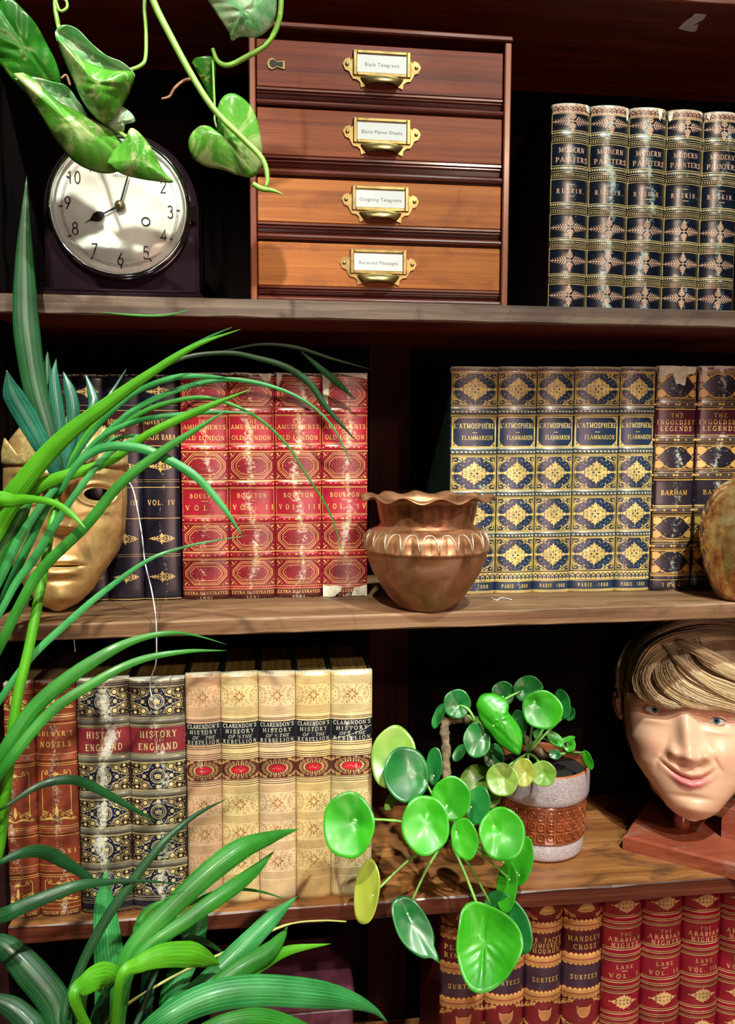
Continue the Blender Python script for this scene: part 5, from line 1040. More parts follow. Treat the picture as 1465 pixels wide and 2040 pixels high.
# hair: combed locks
M_hair, nt, b_ = newmat('blond_hair'); a_ = N(nt, 'ShaderNodeAttribute'); a_.attribute_name = 'tint'; L(nt, a_.outputs['Color'], b_.inputs['Base Color']); b_.inputs['Roughness'].default_value = 0.38; b_.inputs['Specular IOR Level'].default_value = 0.7
GD = [  # guide (px) points, lift, spread, count
 ([(1520, 1262), (1450, 1262), (1390, 1272), (1340, 1292), (1300, 1322), (1270, 1356), (1246, 1372)], 20, 14, 150),
 ([(1500, 1245), (1440, 1243), (1380, 1250), (1330, 1270), (1285, 1300), (1256, 1340), (1243, 1385)], 14, 14, 150),
 ([(1400, 1280), (1350, 1290), (1310, 1315), (1284, 1350), (1282, 1382), (1304, 1402), (1336, 1408)], 24, 11, 170),
 ([(1380, 1292), (1335, 1305), (1302, 1335), (1292, 1368), (1312, 1398), (1350, 1411), (1392, 1406)], 28, 11, 170),
 ([(1330, 1300), (1315, 1340), (1325, 1375), (1360, 1400), (1400, 1408), (1440, 1402), (1480, 1385)], 26, 11, 170),
 ([(1345, 1295), (1340, 1335), (1362, 1368), (1400, 1388), (1440, 1396), (1478, 1408), (1500, 1440)], 28, 12, 170),
 ([(1360, 1290), (1370, 1330), (1400, 1358), (1440, 1372), (1480, 1384), (1510, 1410), (1520, 1450)], 30, 14, 170),
 ([(1380, 1275), (1400, 1315), (1440, 1335), (1480, 1350), (1515, 1385), (1528, 1430)], 28, 15, 150),
 ([(1322, 1290), (1350, 1322), (1385, 1352), (1425, 1378), (1465, 1394), (1500, 1404)], 32, 10, 150),
 ([(1340, 1282), (1385, 1300), (1430, 1322), (1475, 1348), (1505, 1385)], 33, 12, 150),
 ([(1450, 1262), (1400, 1268), (1352, 1278), (1312, 1298), (1288, 1330), (1276, 1366), (1290, 1396), (1322, 1412)], 24, 9, 130),
 ([(1300, 1280), (1268, 1310), (1250, 1350), (1250, 1385), (1262, 1405)], 12, 10, 110),
 ([(1290, 1262), (1262, 1290), (1244, 1330), (1240, 1370), (1246, 1412)], 2, 9, 90),
 ([(1530, 1270), (1535, 1330), (1520, 1390), (1500, 1430)], 16, 14, 100),
 ([(1420, 1236), (1370, 1238), (1320, 1252), (1280, 1280), (1258, 1320)], 8, 12, 100),
]
rh = random.Random(11); mb = MB(); HC = []
for pts, lift, sp_, cnt in GD:
    cl = rh.uniform(-.1, .1); locks = [(rh.gauss(0, .6), rh.gauss(0, .5), rh.uniform(.75, 1.15), rh.uniform(-.1, .1)) for _ in range(7)]
    for q in range(cnt):
        lk = locks[q % 7]; o1 = lk[0]*sp_*.8+rh.gauss(0, .22)*sp_; lf = lift+lk[1]*5+rh.uniform(-6, 4); n = 15; G = bez([(p[0], p[1]) for p in pts], n); P = []
        t0, ln = rh.uniform(0, .12), lk[2]*rh.uniform(.85, 1.0); G2 = bez([(p[0], p[1]) for p in pts], 40)
        ph = rh.uniform(0, 6)
        for i in range(n):
            t = min(1, t0+(1-t0)*i/(n-1)*min(1, ln)); g = G2[int(t*39)]*(1-(t*39) % 1)+G2[min(39, int(t*39)+1)]*((t*39) % 1)
            d_ = G2[min(39, int(t*39)+1)]-G2[max(0, int(t*39)-1)]; d_ /= np.linalg.norm(d_)+1e-9; off = o1*(.55+.45*math.sin(PI*min(t*1.1, 1)))+1.1*math.sin(5*t+ph)
            x, y = g[0]-d_[1]*off, g[1]+d_[0]*off
            P.append(HEAD.W(x, y, HEAD.outof(x, y, False)*.985+lf*(.35+.65*math.sin(PI*min(1, .15+t*.8)))))
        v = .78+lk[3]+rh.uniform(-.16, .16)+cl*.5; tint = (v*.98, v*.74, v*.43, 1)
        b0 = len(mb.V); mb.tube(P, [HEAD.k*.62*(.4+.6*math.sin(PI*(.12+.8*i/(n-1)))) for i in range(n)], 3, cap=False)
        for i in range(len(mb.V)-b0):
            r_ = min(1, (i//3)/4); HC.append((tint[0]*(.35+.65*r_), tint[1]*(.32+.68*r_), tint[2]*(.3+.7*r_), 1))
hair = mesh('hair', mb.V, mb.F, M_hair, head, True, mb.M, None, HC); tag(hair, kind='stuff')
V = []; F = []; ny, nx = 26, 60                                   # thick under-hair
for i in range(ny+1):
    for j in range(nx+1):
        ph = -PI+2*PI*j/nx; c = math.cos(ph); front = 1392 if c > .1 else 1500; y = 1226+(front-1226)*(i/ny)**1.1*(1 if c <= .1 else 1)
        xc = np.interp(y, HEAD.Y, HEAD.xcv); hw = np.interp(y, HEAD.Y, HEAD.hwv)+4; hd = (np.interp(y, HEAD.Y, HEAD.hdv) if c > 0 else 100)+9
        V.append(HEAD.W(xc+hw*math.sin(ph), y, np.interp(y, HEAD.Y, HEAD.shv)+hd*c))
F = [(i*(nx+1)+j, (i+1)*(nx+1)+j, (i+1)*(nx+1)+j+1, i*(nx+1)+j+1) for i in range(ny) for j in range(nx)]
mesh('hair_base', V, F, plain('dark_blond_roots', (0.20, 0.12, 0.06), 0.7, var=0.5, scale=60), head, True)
# plinth and post
M_plinth = wood('polished_red_plinth', [(0.16, 0.035, 0.02), (0.30, 0.07, 0.035), (0.38, 0.11, 0.06)], 'X', 0.28, 0.8, coat=0.5, seed=40, stain=[(0.30, 0.22, 0.18)], stainamt=0.35)
zt = Z_LOW+0.019
A = atz(1243, 1664, zt); B = atz(1465, 1722, zt); dv = (B-A); dv[2] = 0; dv /= np.linalg.norm(dv); nv = np.array([-dv[1], dv[0], 0]); 
def frustum(name, A, dv, nv, L_, D_, z0, z1, b, mat, par):
    mb = MB(); V = []
    for ins, z in ((0, z0), (0, z1-b), (b, z1)):
        for u, v in ((ins, ins), (L_-ins, ins), (L_-ins, D_-ins), (ins, D_-ins)): p = A+dv*u+nv*v; V.append((p[0], p[1], z))
    F = [(0, 3, 2, 1), (8, 9, 10, 11)]+[(r*4+i, r*4+(i+1) % 4, r*4+4+(i+1) % 4, r*4+4+i) for r in (0, 1) for i in range(4)]
    mb.add(V, F); return mb.build(name, mat, par)
frustum('plinth', A-dv*.001, dv, nv, 0.21, 0.125, Z_LOW, zt, 0.003, M_plinth, head)
q = atz(1437, 1668, zt); frustum('plinth_block', q, dv, nv, 0.05, 0.03, zt, zt+0.040, 0.001, M_plinth, head)
pb_ = atz(1361, 1650, zt); mb = MB(); mb.lathe([(0.001, zt), (0.0105, zt), (0.0105, zt+0.012), (0.0095, zt+0.014), (0.0095, float(HEAD.W(1366, 1585, 0)[2])), (0.001, float(HEAD.W(1366, 1585, 0)[2]))], pb_[0], pb_[1]+0.004, 28); mb.build('neck_post', M_plinth, head, True)

# gold mask ---------------------------------------------------
M_gold, nt, b_ = newmat('matt_gold_paint'); b_.inputs['Metallic'].default_value = 0.55
tc = N(nt, 'ShaderNodeTexCoord'); no = N(nt, 'ShaderNodeTexNoise', i_Scale=55.0, i_Detail=8.0, i_Roughness=0.65); L(nt, tc.outputs['Object'], no.inputs['Vector'])
L(nt, ramp(nt, no.outputs[0], [(0.3, (0.42, 0.24, 0.08)), (0.55, (0.64, 0.42, 0.17)), (0.75, (0.72, 0.50, 0.25))]), b_.inputs['Base Color']); b_.inputs['Roughness'].default_value = 0.42
n2 = N(nt, 'ShaderNodeTexNoise', i_Scale=260.0, i_Detail=3.0); mp = N(nt, 'ShaderNodeMapping'); mp.inputs['Scale'].default_value = (1, 1, .12); L(nt, tc.outputs['Object'], mp.inputs[0]); L(nt, mp.outputs[0], n2.inputs['Vector'])
bp = N(nt, 'ShaderNodeBump', i_Strength=0.18, i_Distance=0.0006); L(nt, n2.outputs[0], bp.inputs['Height']); L(nt, bp.outputs[0], b_.inputs['Normal'])
def mexm(x, y):
    e = math.exp(-((x-122)/42)**4); o = -6*math.exp(-((y-1124)/3.0)**2)*e+7*math.exp(-((y-1113-abs(x-122)*.06)/7)**2)*math.exp(-((x-122)/36)**4)+8*math.exp(-((y-1136)/7)**2)*math.exp(-((x-124)/32)**4)
    for ex, ey in ((190, 986), (62, 985)):
        r = math.hypot((x-ex)/33, (y-ey)/19); o += 5*math.exp(-((r-1.12)/.16)**2)-7*math.exp(-(r/.95)**4)
    return o
MASK = Face(132, 1030, 0.050, [(838, 132), (929, 132), (1082, 132), (1139, 121), (1175, 122), (1214, 118)],
    [(838, 55), (850, 85), (880, 106), (929, 117), (996, 117), (1053, 113), (1100, 103), (1139, 84), (1175, 60), (1200, 36), (1214, 8)],
    [(838, 40), (880, 62), (940, 72), (1040, 76), (1100, 70), (1150, 56), (1190, 36), (1214, 8)],
    [(838, -20), (900, -8), (1000, 0), (1100, 4), (1170, 14), (1214, 18)],
    [(118, 975, 11, 24, 12), (119, 1005, 12, 22, 19), (121, 1032, 15, 18, 26), (122, 1048, 14, 9, 18), (103, 1048, 9, 8, 15), (143, 1048, 9, 8, 15), (190, 945, 36, 8, 9), (60, 945, 34, 8, 9), (205, 1045, 30, 32, 8), (45, 1045, 28, 32, 8), (121, 1180, 24, 18, 9), (122, 1152, 28, 6, -5), (120, 1084, 8, 16, -3)], mexm)
V, F, P2 = MASK.grid(170, 230, -PI*.5, PI*.5)
hole = lambda x, y: math.hypot((x-190)/27, (y-986)/13.5) < 1 or math.hypot((x-62)/26, (y-985)/13) < 1 or math.hypot((x-129)/27, (y-1124)/2.2) < 1
F = [f for f in F if not hole(sum(P2[i][0] for i in f)/4, sum(P2[i][1] for i in f)/4)]
mbase = MASK.W(120, 1214, 10)
mask = thing('gold_mask', 'gold painted face mask with jagged crown leaning on dark navy books', 'mask', (MASK.C[0], MASK.C[1], Z_MID))
o = mesh('mask_shell', V, F, M_gold, mask, True); sm = o.modifiers.new('thick', 'SOLIDIFY'); sm.thickness = 0.0014; sm.offset = -1
for ex, ey, rx, ry, nm in ((190, 986, 27.5, 14, 'eye_rim'), (62, 985, 26.5, 13.5, 'eye_rim'), (129, 1124, 27.5, 2.6, 'mouth_rim')):
    P = [MASK.W(ex+rx*math.cos(2*PI*i/44), ey+ry*math.sin(2*PI*i/44), MASK.outof(ex+rx*math.cos(2*PI*i/44), ey+ry*math.sin(2*PI*i/44))-.4) for i in range(45)]
    mb = MB(); mb.tube(P, (1.9 if nm == 'eye_rim' else .9)*MASK.k, 8, cap=False); mb.build(nm, M_gold, mask, True)
M_crown = plain('pale_gold_crinkled_paper', (0.62, 0.48, 0.20), 0.45, 0.35, var=0.4, scale=260, bump=0.5)
CX = [15, 21, 46, 76, 104, 139, 172, 203, 226, 243, 250]; CYv = [905, 877, 913, 852, 905, 822, 903, 850, 905, 872, 900]
V = []; n = 110
for i in range(n+1):
    u = i/n; x = 14+236*u; yt = float(np.interp(x, CX, CYv)); yb_ = 928+3*math.sin(u*9); a = max(.02, 1-((x-132)/121)**2)**.5
    for q in range(5):
        t = q/4; y = yb_+(yt-yb_)*t; V.append(MASK.W(x, y, 70*a-4+5+t*4+.8*math.sin(x*1.7+q)))
F = [(i*5+q, (i+1)*5+q, (i+1)*5+q+1, i*5+q+1) for i in range(n) for q in range(4)]
o = mesh('crown', V, F, M_crown, mask, True); sm = o.modifiers.new('thick', 'SOLIDIFY'); sm.thickness = 0.0007
M_cord = plain('white_elastic_cord', (0.72, 0.70, 0.74), 0.5)
mb = MB(); P = [at(x, y, Y) for x, y, Y in [(249, 955, 0.045), (258, 962, 0.03), (268, 985, 0.01), (282, 1060, -0.002), (289, 1120, -0.012), (302, 1175, -0.02), (310, 1225, -0.042), (312, 1270, -0.04), (311, 1320, -0.03), (303, 1345, -0.012), (299, 1368, 0.0), (303, 1390, 0.002)]]
mb.tube(bez(P, 60), 0.0007, 6); mb.build('elastic_cord', M_cord, mask, True)
mb = MB(); mb.tube(bez([at(x, y, 0.0) for x, y in ((147, 1262), (148, 1280), (150, 1298))], 6), 0.0007, 6); o = mb.build('cord_end', M_cord, mask, True)
mb = MB(); mb.tube(bez([(float(p[0]), float(p[1]), Z_MID+0.0008) for p in (atz(978, 1192, Z_MID), atz(990, 1197, Z_MID), atz(1000, 1192, Z_MID), atz(1020, 1196, Z_MID))], 24), 0.0006, 6)
tag(mb.build('thread_scrap', M_cord, None, True), 'tiny white thread lying on the middle shelf right of the copper pot', 'thread')
# ------------------------------------------------------------ plants
def leafmat(name, cols, vein=0.35, rough=0.45, stripes=0, pale=None, palef=(0.55, 0.62), trans=0.25, gloss=0.12):
    m, nt, b = newmat(name); tc = N(nt, 'ShaderNodeTexCoord'); uv = N(nt, 'ShaderNodeUVMap')
    no = N(nt, 'ShaderNodeTexNoise', i_Scale=22.0, i_Detail=5.0); L(nt, tc.outputs['Object'], no.inputs['Vector'])
    c = ramp(nt, no.outputs[0], [(0.3+0.4*i/(len(cols)-1), q) for i, q in enumerate(cols)])
    if pale:
        n2 = N(nt, 'ShaderNodeTexNoise', i_Scale=26.0, i_Detail=6.0, i_Roughness=0.7, i_Distortion=1.5); mp = N(nt, 'ShaderNodeMapping'); mp.inputs['Location'].default_value = (3, 1, 2); L(nt, tc.outputs['Object'], mp.inputs[0]); L(nt, mp.outputs[0], n2.inputs['Vector'])
        c = mixc(nt, ramp(nt, n2.outputs[0], [(palef[0], 0.0), (palef[1], 0.85)]), c, pale)
    h = None
    if stripes:
        sp = N(nt, 'ShaderNodeSeparateXYZ'); L(nt, uv.outputs[0], sp.inputs[0])
        v = mth(nt, 'ABSOLUTE', mth(nt, 'SUBTRACT', mth(nt, 'FRACT', mth(nt, 'MULTIPLY', sp.outputs[1], float(stripes))), 0.5))
        h = v; c = mixc(nt, mth(nt, 'MULTIPLY', ramp(nt, v, [(0.0, 1.0), (0.12, 0.0)]), vein), c, [min(1, q*2.0+0.03) for q in cols[-1]])
        n3 = N(nt, 'ShaderNodeTexNoise', i_Scale=1.0, i_Detail=3.0); m3 = N(nt, 'ShaderNodeMapping'); m3.inputs['Scale'].default_value = (1.5, 30, 1); L(nt, uv.outputs[0], m3.inputs[0]); L(nt, m3.outputs[0], n3.inputs['Vector'])
        c = mixc(nt, ramp(nt, n3.outputs[0], [(0.4, 0.0), (0.6, 0.4)]), c, [q*0.45 for q in cols[0]])
    L(nt, c, b.inputs['Base Color']); b.inputs['Roughness'].default_value = rough; b.inputs['Coat Weight'].default_value = gloss; b.inputs['Coat Roughness'].default_value = 0.18
    bp = N(nt, 'ShaderNodeBump', i_Strength=0.25, i_Distance=0.0006); L(nt, h if h is not None else no.outputs[0], bp.inputs['Height']); L(nt, bp.outputs[0], b.inputs['Normal'])
    tl = N(nt, 'ShaderNodeBsdfTranslucent'); L(nt, mixc(nt, 0.5, c, (0.25, 0.6, 0.02), 'MIX'), tl.inputs[0]); mx = N(nt, 'ShaderNodeMixShader'); mx.inputs[0].default_value = trans
    out = nt.nodes['Material Output']; L(nt, b.outputs[0], mx.inputs[1]); L(nt, tl.outputs[0], mx.inputs[2]); L(nt, mx.outputs[0], out.inputs[0]); return m
M_lf = {'bright': leafmat('bright_green_blade', [(0.05, 0.27, 0.006), (0.09, 0.40, 0.010), (0.13, 0.50, 0.02)], stripes=7, vein=.25),
        'mid': leafmat('green_blade', [(0.015, 0.14, 0.012), (0.03, 0.24, 0.02), (0.05, 0.32, 0.035)], stripes=9, vein=.45),
        'teal': leafmat('blue_green_blade', [(0.015, 0.17, 0.035), (0.035, 0.30, 0.07), (0.08, 0.42, 0.13)], stripes=9, vein=.5, rough=.42, gloss=.15),
        'dark': leafmat('shade_dark_green_blade', [(0.003, 0.03, 0.008), (0.006, 0.06, 0.015), (0.010, 0.09, 0.02)], stripes=5, vein=.4, trans=.12),  # darker copy of the blade green, shade of the back leaves in its colour
        'blue': leafmat('shade_blue_green_blade', [(0.006, 0.06, 0.035), (0.012, 0.12, 0.075), (0.03, 0.22, 0.15)], stripes=6, vein=.45, trans=.1, rough=.36, gloss=.3),  # bluish back blades, their shade put into the colour
        'straw': plain('straw_yellow_stem', (0.40, 0.42, 0.12), 0.5, var=0.3)}
def ribbon(name, pts, wid, mat, parent, fold=0.25, n=30, twist=0.0, tilt=0.0):
    """strap leaf along 3-D points, widths in metres, shallow V fold, thin but solid"""
    P = bez(pts, n); w_ = np.interp(np.linspace(0, 1, n), np.linspace(0, 1, len(wid)), wid); w_ = np.convolve(np.pad(w_, 1, mode='edge'), [.25, .5, .25], 'valid'); w_[-1] = 0.0002
    V = []; UV = []; nc = 7
    for i in range(n):
        t = P[min(i+1, n-1)]-P[max(i-1, 0)]; t /= np.linalg.norm(t)+1e-9; vd = P[i]-CAM; vd /= np.linalg.norm(vd)
        sd = np.cross(t, vd); sd /= np.linalg.norm(sd)+1e-9; up = np.cross(sd, t); a = tilt+twist*(i/n-.5); s2 = sd*math.cos(a)+up*math.sin(a); u2 = np.cross(s2, t)
        for j in range(nc):
            v = -1+2*j/(nc-1); V.append(P[i]+s2*(v*w_[i]/2)+u2*((abs(v)-.5)*w_[i]*fold+.03*w_[i]*math.cos(v*9))); UV.append((i/n*4, j/(nc-1)))
    F = [(i*nc+j, i*nc+j+1, (i+1)*nc+j+1, (i+1)*nc+j) for i in range(n-1) for j in range(nc-1)]
    o = mesh(name, V, F, mat, parent, True, None, UV); sm = o.modifiers.new('thick', 'SOLIDIFY'); sm.thickness = 0.0003; sm.offset = 0; return o
def pxl(seq, Y0, Y1=None):
    k = len(seq); return [at(p[0], p[1], Y0+((Y1 if Y1 is not None else Y0)-Y0)*i/(k-1)) for i, p in enumerate(seq)]
# two potted palms on the counter in front of the shelves
M_terra = plain('dark_glazed_pot', (0.05, 0.03, 0.025), 0.35, var=0.4, scale=20); M_soil = plain('dark_soil', (0.012, 0.008, 0.006), 0.9, var=0.6, scale=300, bump=1.0)
def plantpot(root, x, y, r, h):
    mb = MB(); mb.lathe([(0.001, Z_BASE), (r*.7, Z_BASE), (r, Z_BASE+h), (r*1.06, Z_BASE+h), (r*1.06, Z_BASE+h+.012), (r*.96, Z_BASE+h+.012), (r*.94, Z_BASE+h-.02), (0.001, Z_BASE+h-.021)], x, y, 40); mb.build('pot', M_terra, root, True)
    mb = MB(); mb.lathe([(0.001, Z_BASE+h-.016), (r*.5, Z_BASE+h-.012), (r*.95, Z_BASE+h-.018)], x, y, 24); mb.build('soil', M_soil, root, True)
crown = at(225, 2120, -0.17); clump = thing('potted_palm', 'clump of broad green strap leaves rising from the lower left corner', 'plant', (crown[0], crown[1], Z_BASE))
plantpot(clump, crown[0], crown[1], 0.07, 0.12)
CB = [  # points px, widths px, Y start, Y end, colour
 ([(245, 1925), (350, 1800), (464, 1702), (540, 1668), (596, 1651)], [30, 40, 46, 26, 1], -.16, -.06, 'mid'),
 ([(262, 1925), (382, 1826), (464, 1768), (510, 1732), (547, 1695)], [24, 30, 32, 22, 1], -.16, -.07, 'mid'),
 ([(370, 1805), (410, 1786), (453, 1772), (513, 1775), (573, 1792)], [5, 9, 8, 5, 1], -.10, -.05, 'mid'),
 ([(330, 2010), (400, 1965), (480, 1892), (540, 1832), (593, 1785)], [20, 36, 42, 34, 1], -.15, -.07, 'teal'),
 ([(400, 1990), (470, 1935), (530, 1900), (560, 1868), (573, 1846)], [24, 36, 36, 20, 1], -.14, -.08, 'mid'),
 ([(430, 1990), (480, 1950), (530, 1915), (580, 1892), (660, 1880)], [10, 22, 26, 18, 1], -.14, -.08, 'bright'),
 ([(300, 2050), (400, 1993), (502, 1973), (628, 1980), (699, 1993), (745, 2012), (774, 2038)], [40, 54, 56, 52, 34, 14, 1], -.19, -.12, 'teal'),
 ([(360, 2075), (440, 2042), (510, 2030), (570, 2040), (630, 2062), (660, 2085)], [20, 34, 40, 34, 20, 4], -.21, -.16, 'mid'),
 ([(238, 1955), (280, 1920), (328, 1903), (382, 1902), (415, 1912), (438, 1922)], [16, 30, 44, 48, 30, 2], -.19, -.13, 'bright'),
 ([(150, 1995), (175, 1958), (205, 1942), (232, 1952), (250, 1985)], [20, 40, 48, 40, 4], -.20, -.15, 'bright'),
 ([(130, 2080), (110, 2000), (60, 1935), (10, 1885), (-40, 1860)], [40, 60, 58, 44, 8], -.2, -.16, 'dark'),
 ([(100, 2085), (60, 2040), (20, 2005), (-40, 1980)], [36, 46, 40, 10], -.22, -.2, 'dark'),
 ([(320, 2050), (345, 1975), (375, 1900), (395, 1840), (410, 1775)], [34, 46, 50, 40, 8], -.12, -.07, 'teal'),
 ([(285, 2050), (292, 1990), (298, 1930), (306, 1880)], [20, 28, 26, 6], -.13, -.1, 'blue'),
 ([(215, 2050), (220, 1960), (214, 1870), (208, 1800), (211, 1731)], [50, 60, 54, 40, 1], -.13, -.08, 'teal'),
 ([(340, 1872), (370, 1866), (405, 1874), (430, 1888), (454, 1906)], [6, 10, 12, 8, 1], -.11, -.09, 'dark'),
 ([(268, 1880), (278, 1840), (298, 1810), (345, 1787)], [14, 18, 14, 2], -.12, -.08, 'mid'),
 ([(130, 2050), (150, 1955), (200, 1850), (261, 1759), (322, 1682), (369, 1639), (410, 1612), (452, 1592)], [12, 17, 20, 19, 16, 11, 7, 1], -.2, -.10, 'dark'),
 ([(190, 2060), (215, 1990), (260, 1930), (320, 1885)], [30, 36, 28, 10], -.14, -.12, 'dark'),
 ([(170, 2070), (160, 2000), (180, 1960), (215, 1985)], [20, 24, 18, 4], -.18, -.16, 'mid'),
]
for pts, wd, Y0, Y1, c in CB:
    P = pxl(pts, Y0, Y1); k = pxs(P[len(P)//2]); W_ = [v*k for v in wd]
    if pts[0][1] > 1850: P = [crown+np.array([(P[0][0]-crown[0])*.15, 0, .0])]+P; W_ = [0.006]+W_
    ribbon('leaf', P, W_, M_lf[c], clump, fold=.22, n=34)
mb = MB(); mb.tube(bez([crown, at(210, 2040, -.15), at(328, 1955, -.12), at(490, 1878, -.10), at(573, 1842, -.09), at(640, 1834, -.085), at(690, 1836, -.08)], 30), [0.0014]*20+[0.0009]*10, 6); tag(mb.build('dry_stem', M_lf['straw'], clump, True), 'thin straw-coloured stem')
mb = MB(); mb.tube([(crown[0], crown[1], Z_BASE+.1), (crown[0], crown[1], crown[2]-.0), crown+np.array([0, 0, .01])], [0.022, 0.016, 0.008], 12); mb.build('stem', M_lf['mid'], clump, True)
# tall fan-leaved palm at the left
pb2 = at(-95, 2200, -0.16); tall = thing('tall_palm', 'tall palm with long grassy fronds sweeping across the gold mask', 'plant', (pb2[0], pb2[1], Z_BASE))
plantpot(tall, pb2[0], pb2[1], 0.055, 0.12)
hubp = (116, 985)
TB = [
 ([(-30, 1075), (44, 965), (119, 879), (205, 811), (307, 739), (392, 688), (479, 656)], [60, 40, 34, 27, 17, 10, 1], -.13, -.16, 'bright'),
 ([(230, 790), (273, 757), (341, 712), (410, 675), (462, 652)], [4, 7, 8, 6, 1], -.12, -.15, 'teal'),
 ([(-25, 1040), (50, 985), (110, 955), (220, 918), (293, 866), (389, 821), (500, 775)], [40, 32, 26, 16, 15, 17, 1], -.12, -.15, 'bright'),
 ([(-10, 1225), (40, 1120), (110, 980), (190, 885), (273, 813), (375, 770), (450, 756), (531, 767), (608, 799), (665, 853), (704, 934)], [16, 18, 14, 13, 12, 11, 10, 8, 6, 4, 1], -.10, -.12, 'teal'),
 ([(116, 970), (160, 895), (205, 838), (270, 782), (350, 752), (420, 751), (492, 759)], [6, 10, 11, 11, 12, 9, 1], -.09, -.13, 'teal'),
 ([(116, 975), (180, 895), (273, 828), (341, 801), (416, 793), (504, 826), (569, 883), (607, 940), (657, 1021), (685, 1110)], [5, 9, 11, 10, 8, 6, 5, 4, 4, 1], -.08, -.11, 'mid'),
 ([(116, 978), (190, 880), (270, 840), (358, 826), (430, 821), (512, 823)], [5, 10, 11, 10, 8, 1], -.11, -.13, 'teal'),
 ([(-12, 1310), (40, 1205), (85, 1132), (171, 1047), (239, 965), (317, 903), (390, 856), (458, 813)], [18, 20, 21, 21, 20, 18, 11, 1], -.17, -.16, 'mid'),
 ([(116, 988), (155, 925), (205, 892), (273, 892), (328, 912), (392, 951), (444, 1009), (486, 1072)], [8, 14, 18, 19, 19, 17, 12, 1], -.14, -.17, 'teal'),
 ([(-20, 1010), (30, 997), (70, 995), (110, 1003), (142, 1024), (172, 1054)], [44, 24, 15, 13, 13, 1], -.16, -.19, 'bright'),
 ([(-10, 1410), (61, 1311), (138, 1238), (205, 1180), (297, 1115), (375, 1088), (430, 1077), (492, 1067)], [12, 14, 14, 12, 8, 5, 3, 1], -.16, -.11, 'teal'),
 ([(-5, 1230), (30, 1165), (70, 1110), (116, 1035), (150, 985), (215, 905), (280, 870), (345, 838)], [12, 15, 17, 15, 13, 12, 10, 1], -.15, -.13, 'teal'),
 ([(-8, 1170), (30, 1090), (60, 1040), (100, 985), (160, 920), (225, 868)], [16, 18, 16, 13, 9, 1], -.14, -.12, 'teal'),
 ([(-20, 1150), (0, 1100), (30, 1050), (55, 1000), (90, 960)], [50, 46, 36, 20, 4], -.12, -.10, 'mid'),
 ([(116, 985), (165, 915), (215, 880), (262, 868), (300, 872)], [5, 8, 9, 7, 1], -.07, -.08, 'teal'),
 ([(118, 975), (150, 900), (195, 840), (260, 790), (330, 760)], [5, 8, 9, 8, 1], -.05, -.06, 'bright'),
 ([(123, 965), (98, 868), (70, 770), (54, 665), (50, 590), (49, 480), (53, 350)], [14, 36, 46, 50, 46, 28, 1], -.05, -.02, 'dark'),
 ([(118, 960), (85, 890), (52, 830), (26, 785), (13, 737)], [16, 36, 44, 40, 1], -.07, -.09, 'blue'),
 ([(120, 955), (104, 870), (95, 800), (93, 745), (95, 700)], [16, 26, 28, 22, 1], -.04, -.02, 'dark'),
 ([(122, 950), (120, 870), (112, 800), (108, 752), (112, 715)], [12, 26, 26, 18, 1], -.045, -.03, 'blue'),
 ([(125, 945), (142, 870), (146, 815), (138, 775), (126, 740)], [10, 20, 26, 22, 1], -.045, -.03, 'blue'),
 ([(130, 940), (165, 860), (186, 810), (182, 780), (170, 745)], [8, 16, 20, 18, 1], -.04, -.02, 'blue'),
 ([(135, 930), (175, 850), (210, 800), (230, 770), (252, 735)], [6, 9, 8, 6, 1], -.03, -.01, 'blue'),
 ([(140, 920), (230, 800), (300, 748), (370, 712), (455, 703), (512, 713), (569, 730), (615, 761), (653, 814), (712, 881)], [3, 5, 6, 8, 9, 10, 12, 14, 12, 1], .02, .05, 'dark'),
 ([(440, 700), (520, 686), (590, 692), (660, 714), (740, 736)], [2, 6, 8, 6, 1], .04, .06, 'dark'),
 ([(600, 700), (640, 735), (672, 762), (708, 796)], [3, 12, 15, 1], .04, .06, 'dark'),
 ([(-12, 1540), (61, 1420), (138, 1350), (215, 1300), (276, 1273), (338, 1261), (390, 1266), (452, 1284)], [32, 30, 28, 22, 14, 9, 4, 1], -.20, -.14, 'mid'),
 ([(-12, 1560), (92, 1427), (184, 1362), (276, 1316), (369, 1298), (452, 1296)], [20, 21, 19, 15, 9, 1], -.22, -.16, 'mid'),
 ([(-20, 1635), (10, 1608), (77, 1566), (138, 1553), (184, 1567), (246, 1600), (314, 1638)], [2, 5, 14, 19, 19, 14, 1], -.2, -.13, 'dark'),
 ([(-30, 1740), (0, 1718), (46, 1699), (86, 1697), (123, 1714), (190, 1757)], [2, 8, 20, 26, 26, 12], -.2, -.14, 'dark'),
 ([(-30, 1850), (20, 1818), (77, 1793), (154, 1765), (215, 1757), (290, 1755), (363, 1762)], [26, 28, 26, 22, 13, 7, 1], -.22, -.14, 'dark'),
 ([(200, 622), (270, 628), (330, 628), (375, 618)], [1, 5, 5, 1], -.03, -.02, 'mid'),
]
off = at(-90, 1560, -.15)
for pts, wd, Y0, Y1, c in TB:
    P = pxl(pts, Y0, Y1); k = pxs(P[len(P)//2]); W_ = [v*k for v in wd]
    if pts[0][0] <= 0:
        P = [at(-85, pts[0][1]+130, -.15)]+P; W_ = [0.003]+W_
    ribbon('frond_leaflet', P, W_, M_lf[c], tall, fold=.2, n=40)
mb = MB(); st = bez([at(116, 975, -.10), at(102, 1050, -.12), at(82, 1166, -.14), at(58, 1290, -.16), at(34, 1394, -.17), at(15, 1547, -.18), at(0, 1680, -.18), at(-30, 1850, -.18), (pb2[0], pb2[1], Z_BASE+.1)], 50)
mb.tube(st, list(np.interp(np.linspace(0, 1, 50), [0, .1, .3, 1], [.0022, .0034, .0044, .0048])), 10); tag(mb.build('frond_stalk', M_lf['bright'], tall, True), 'long bright green stalk')
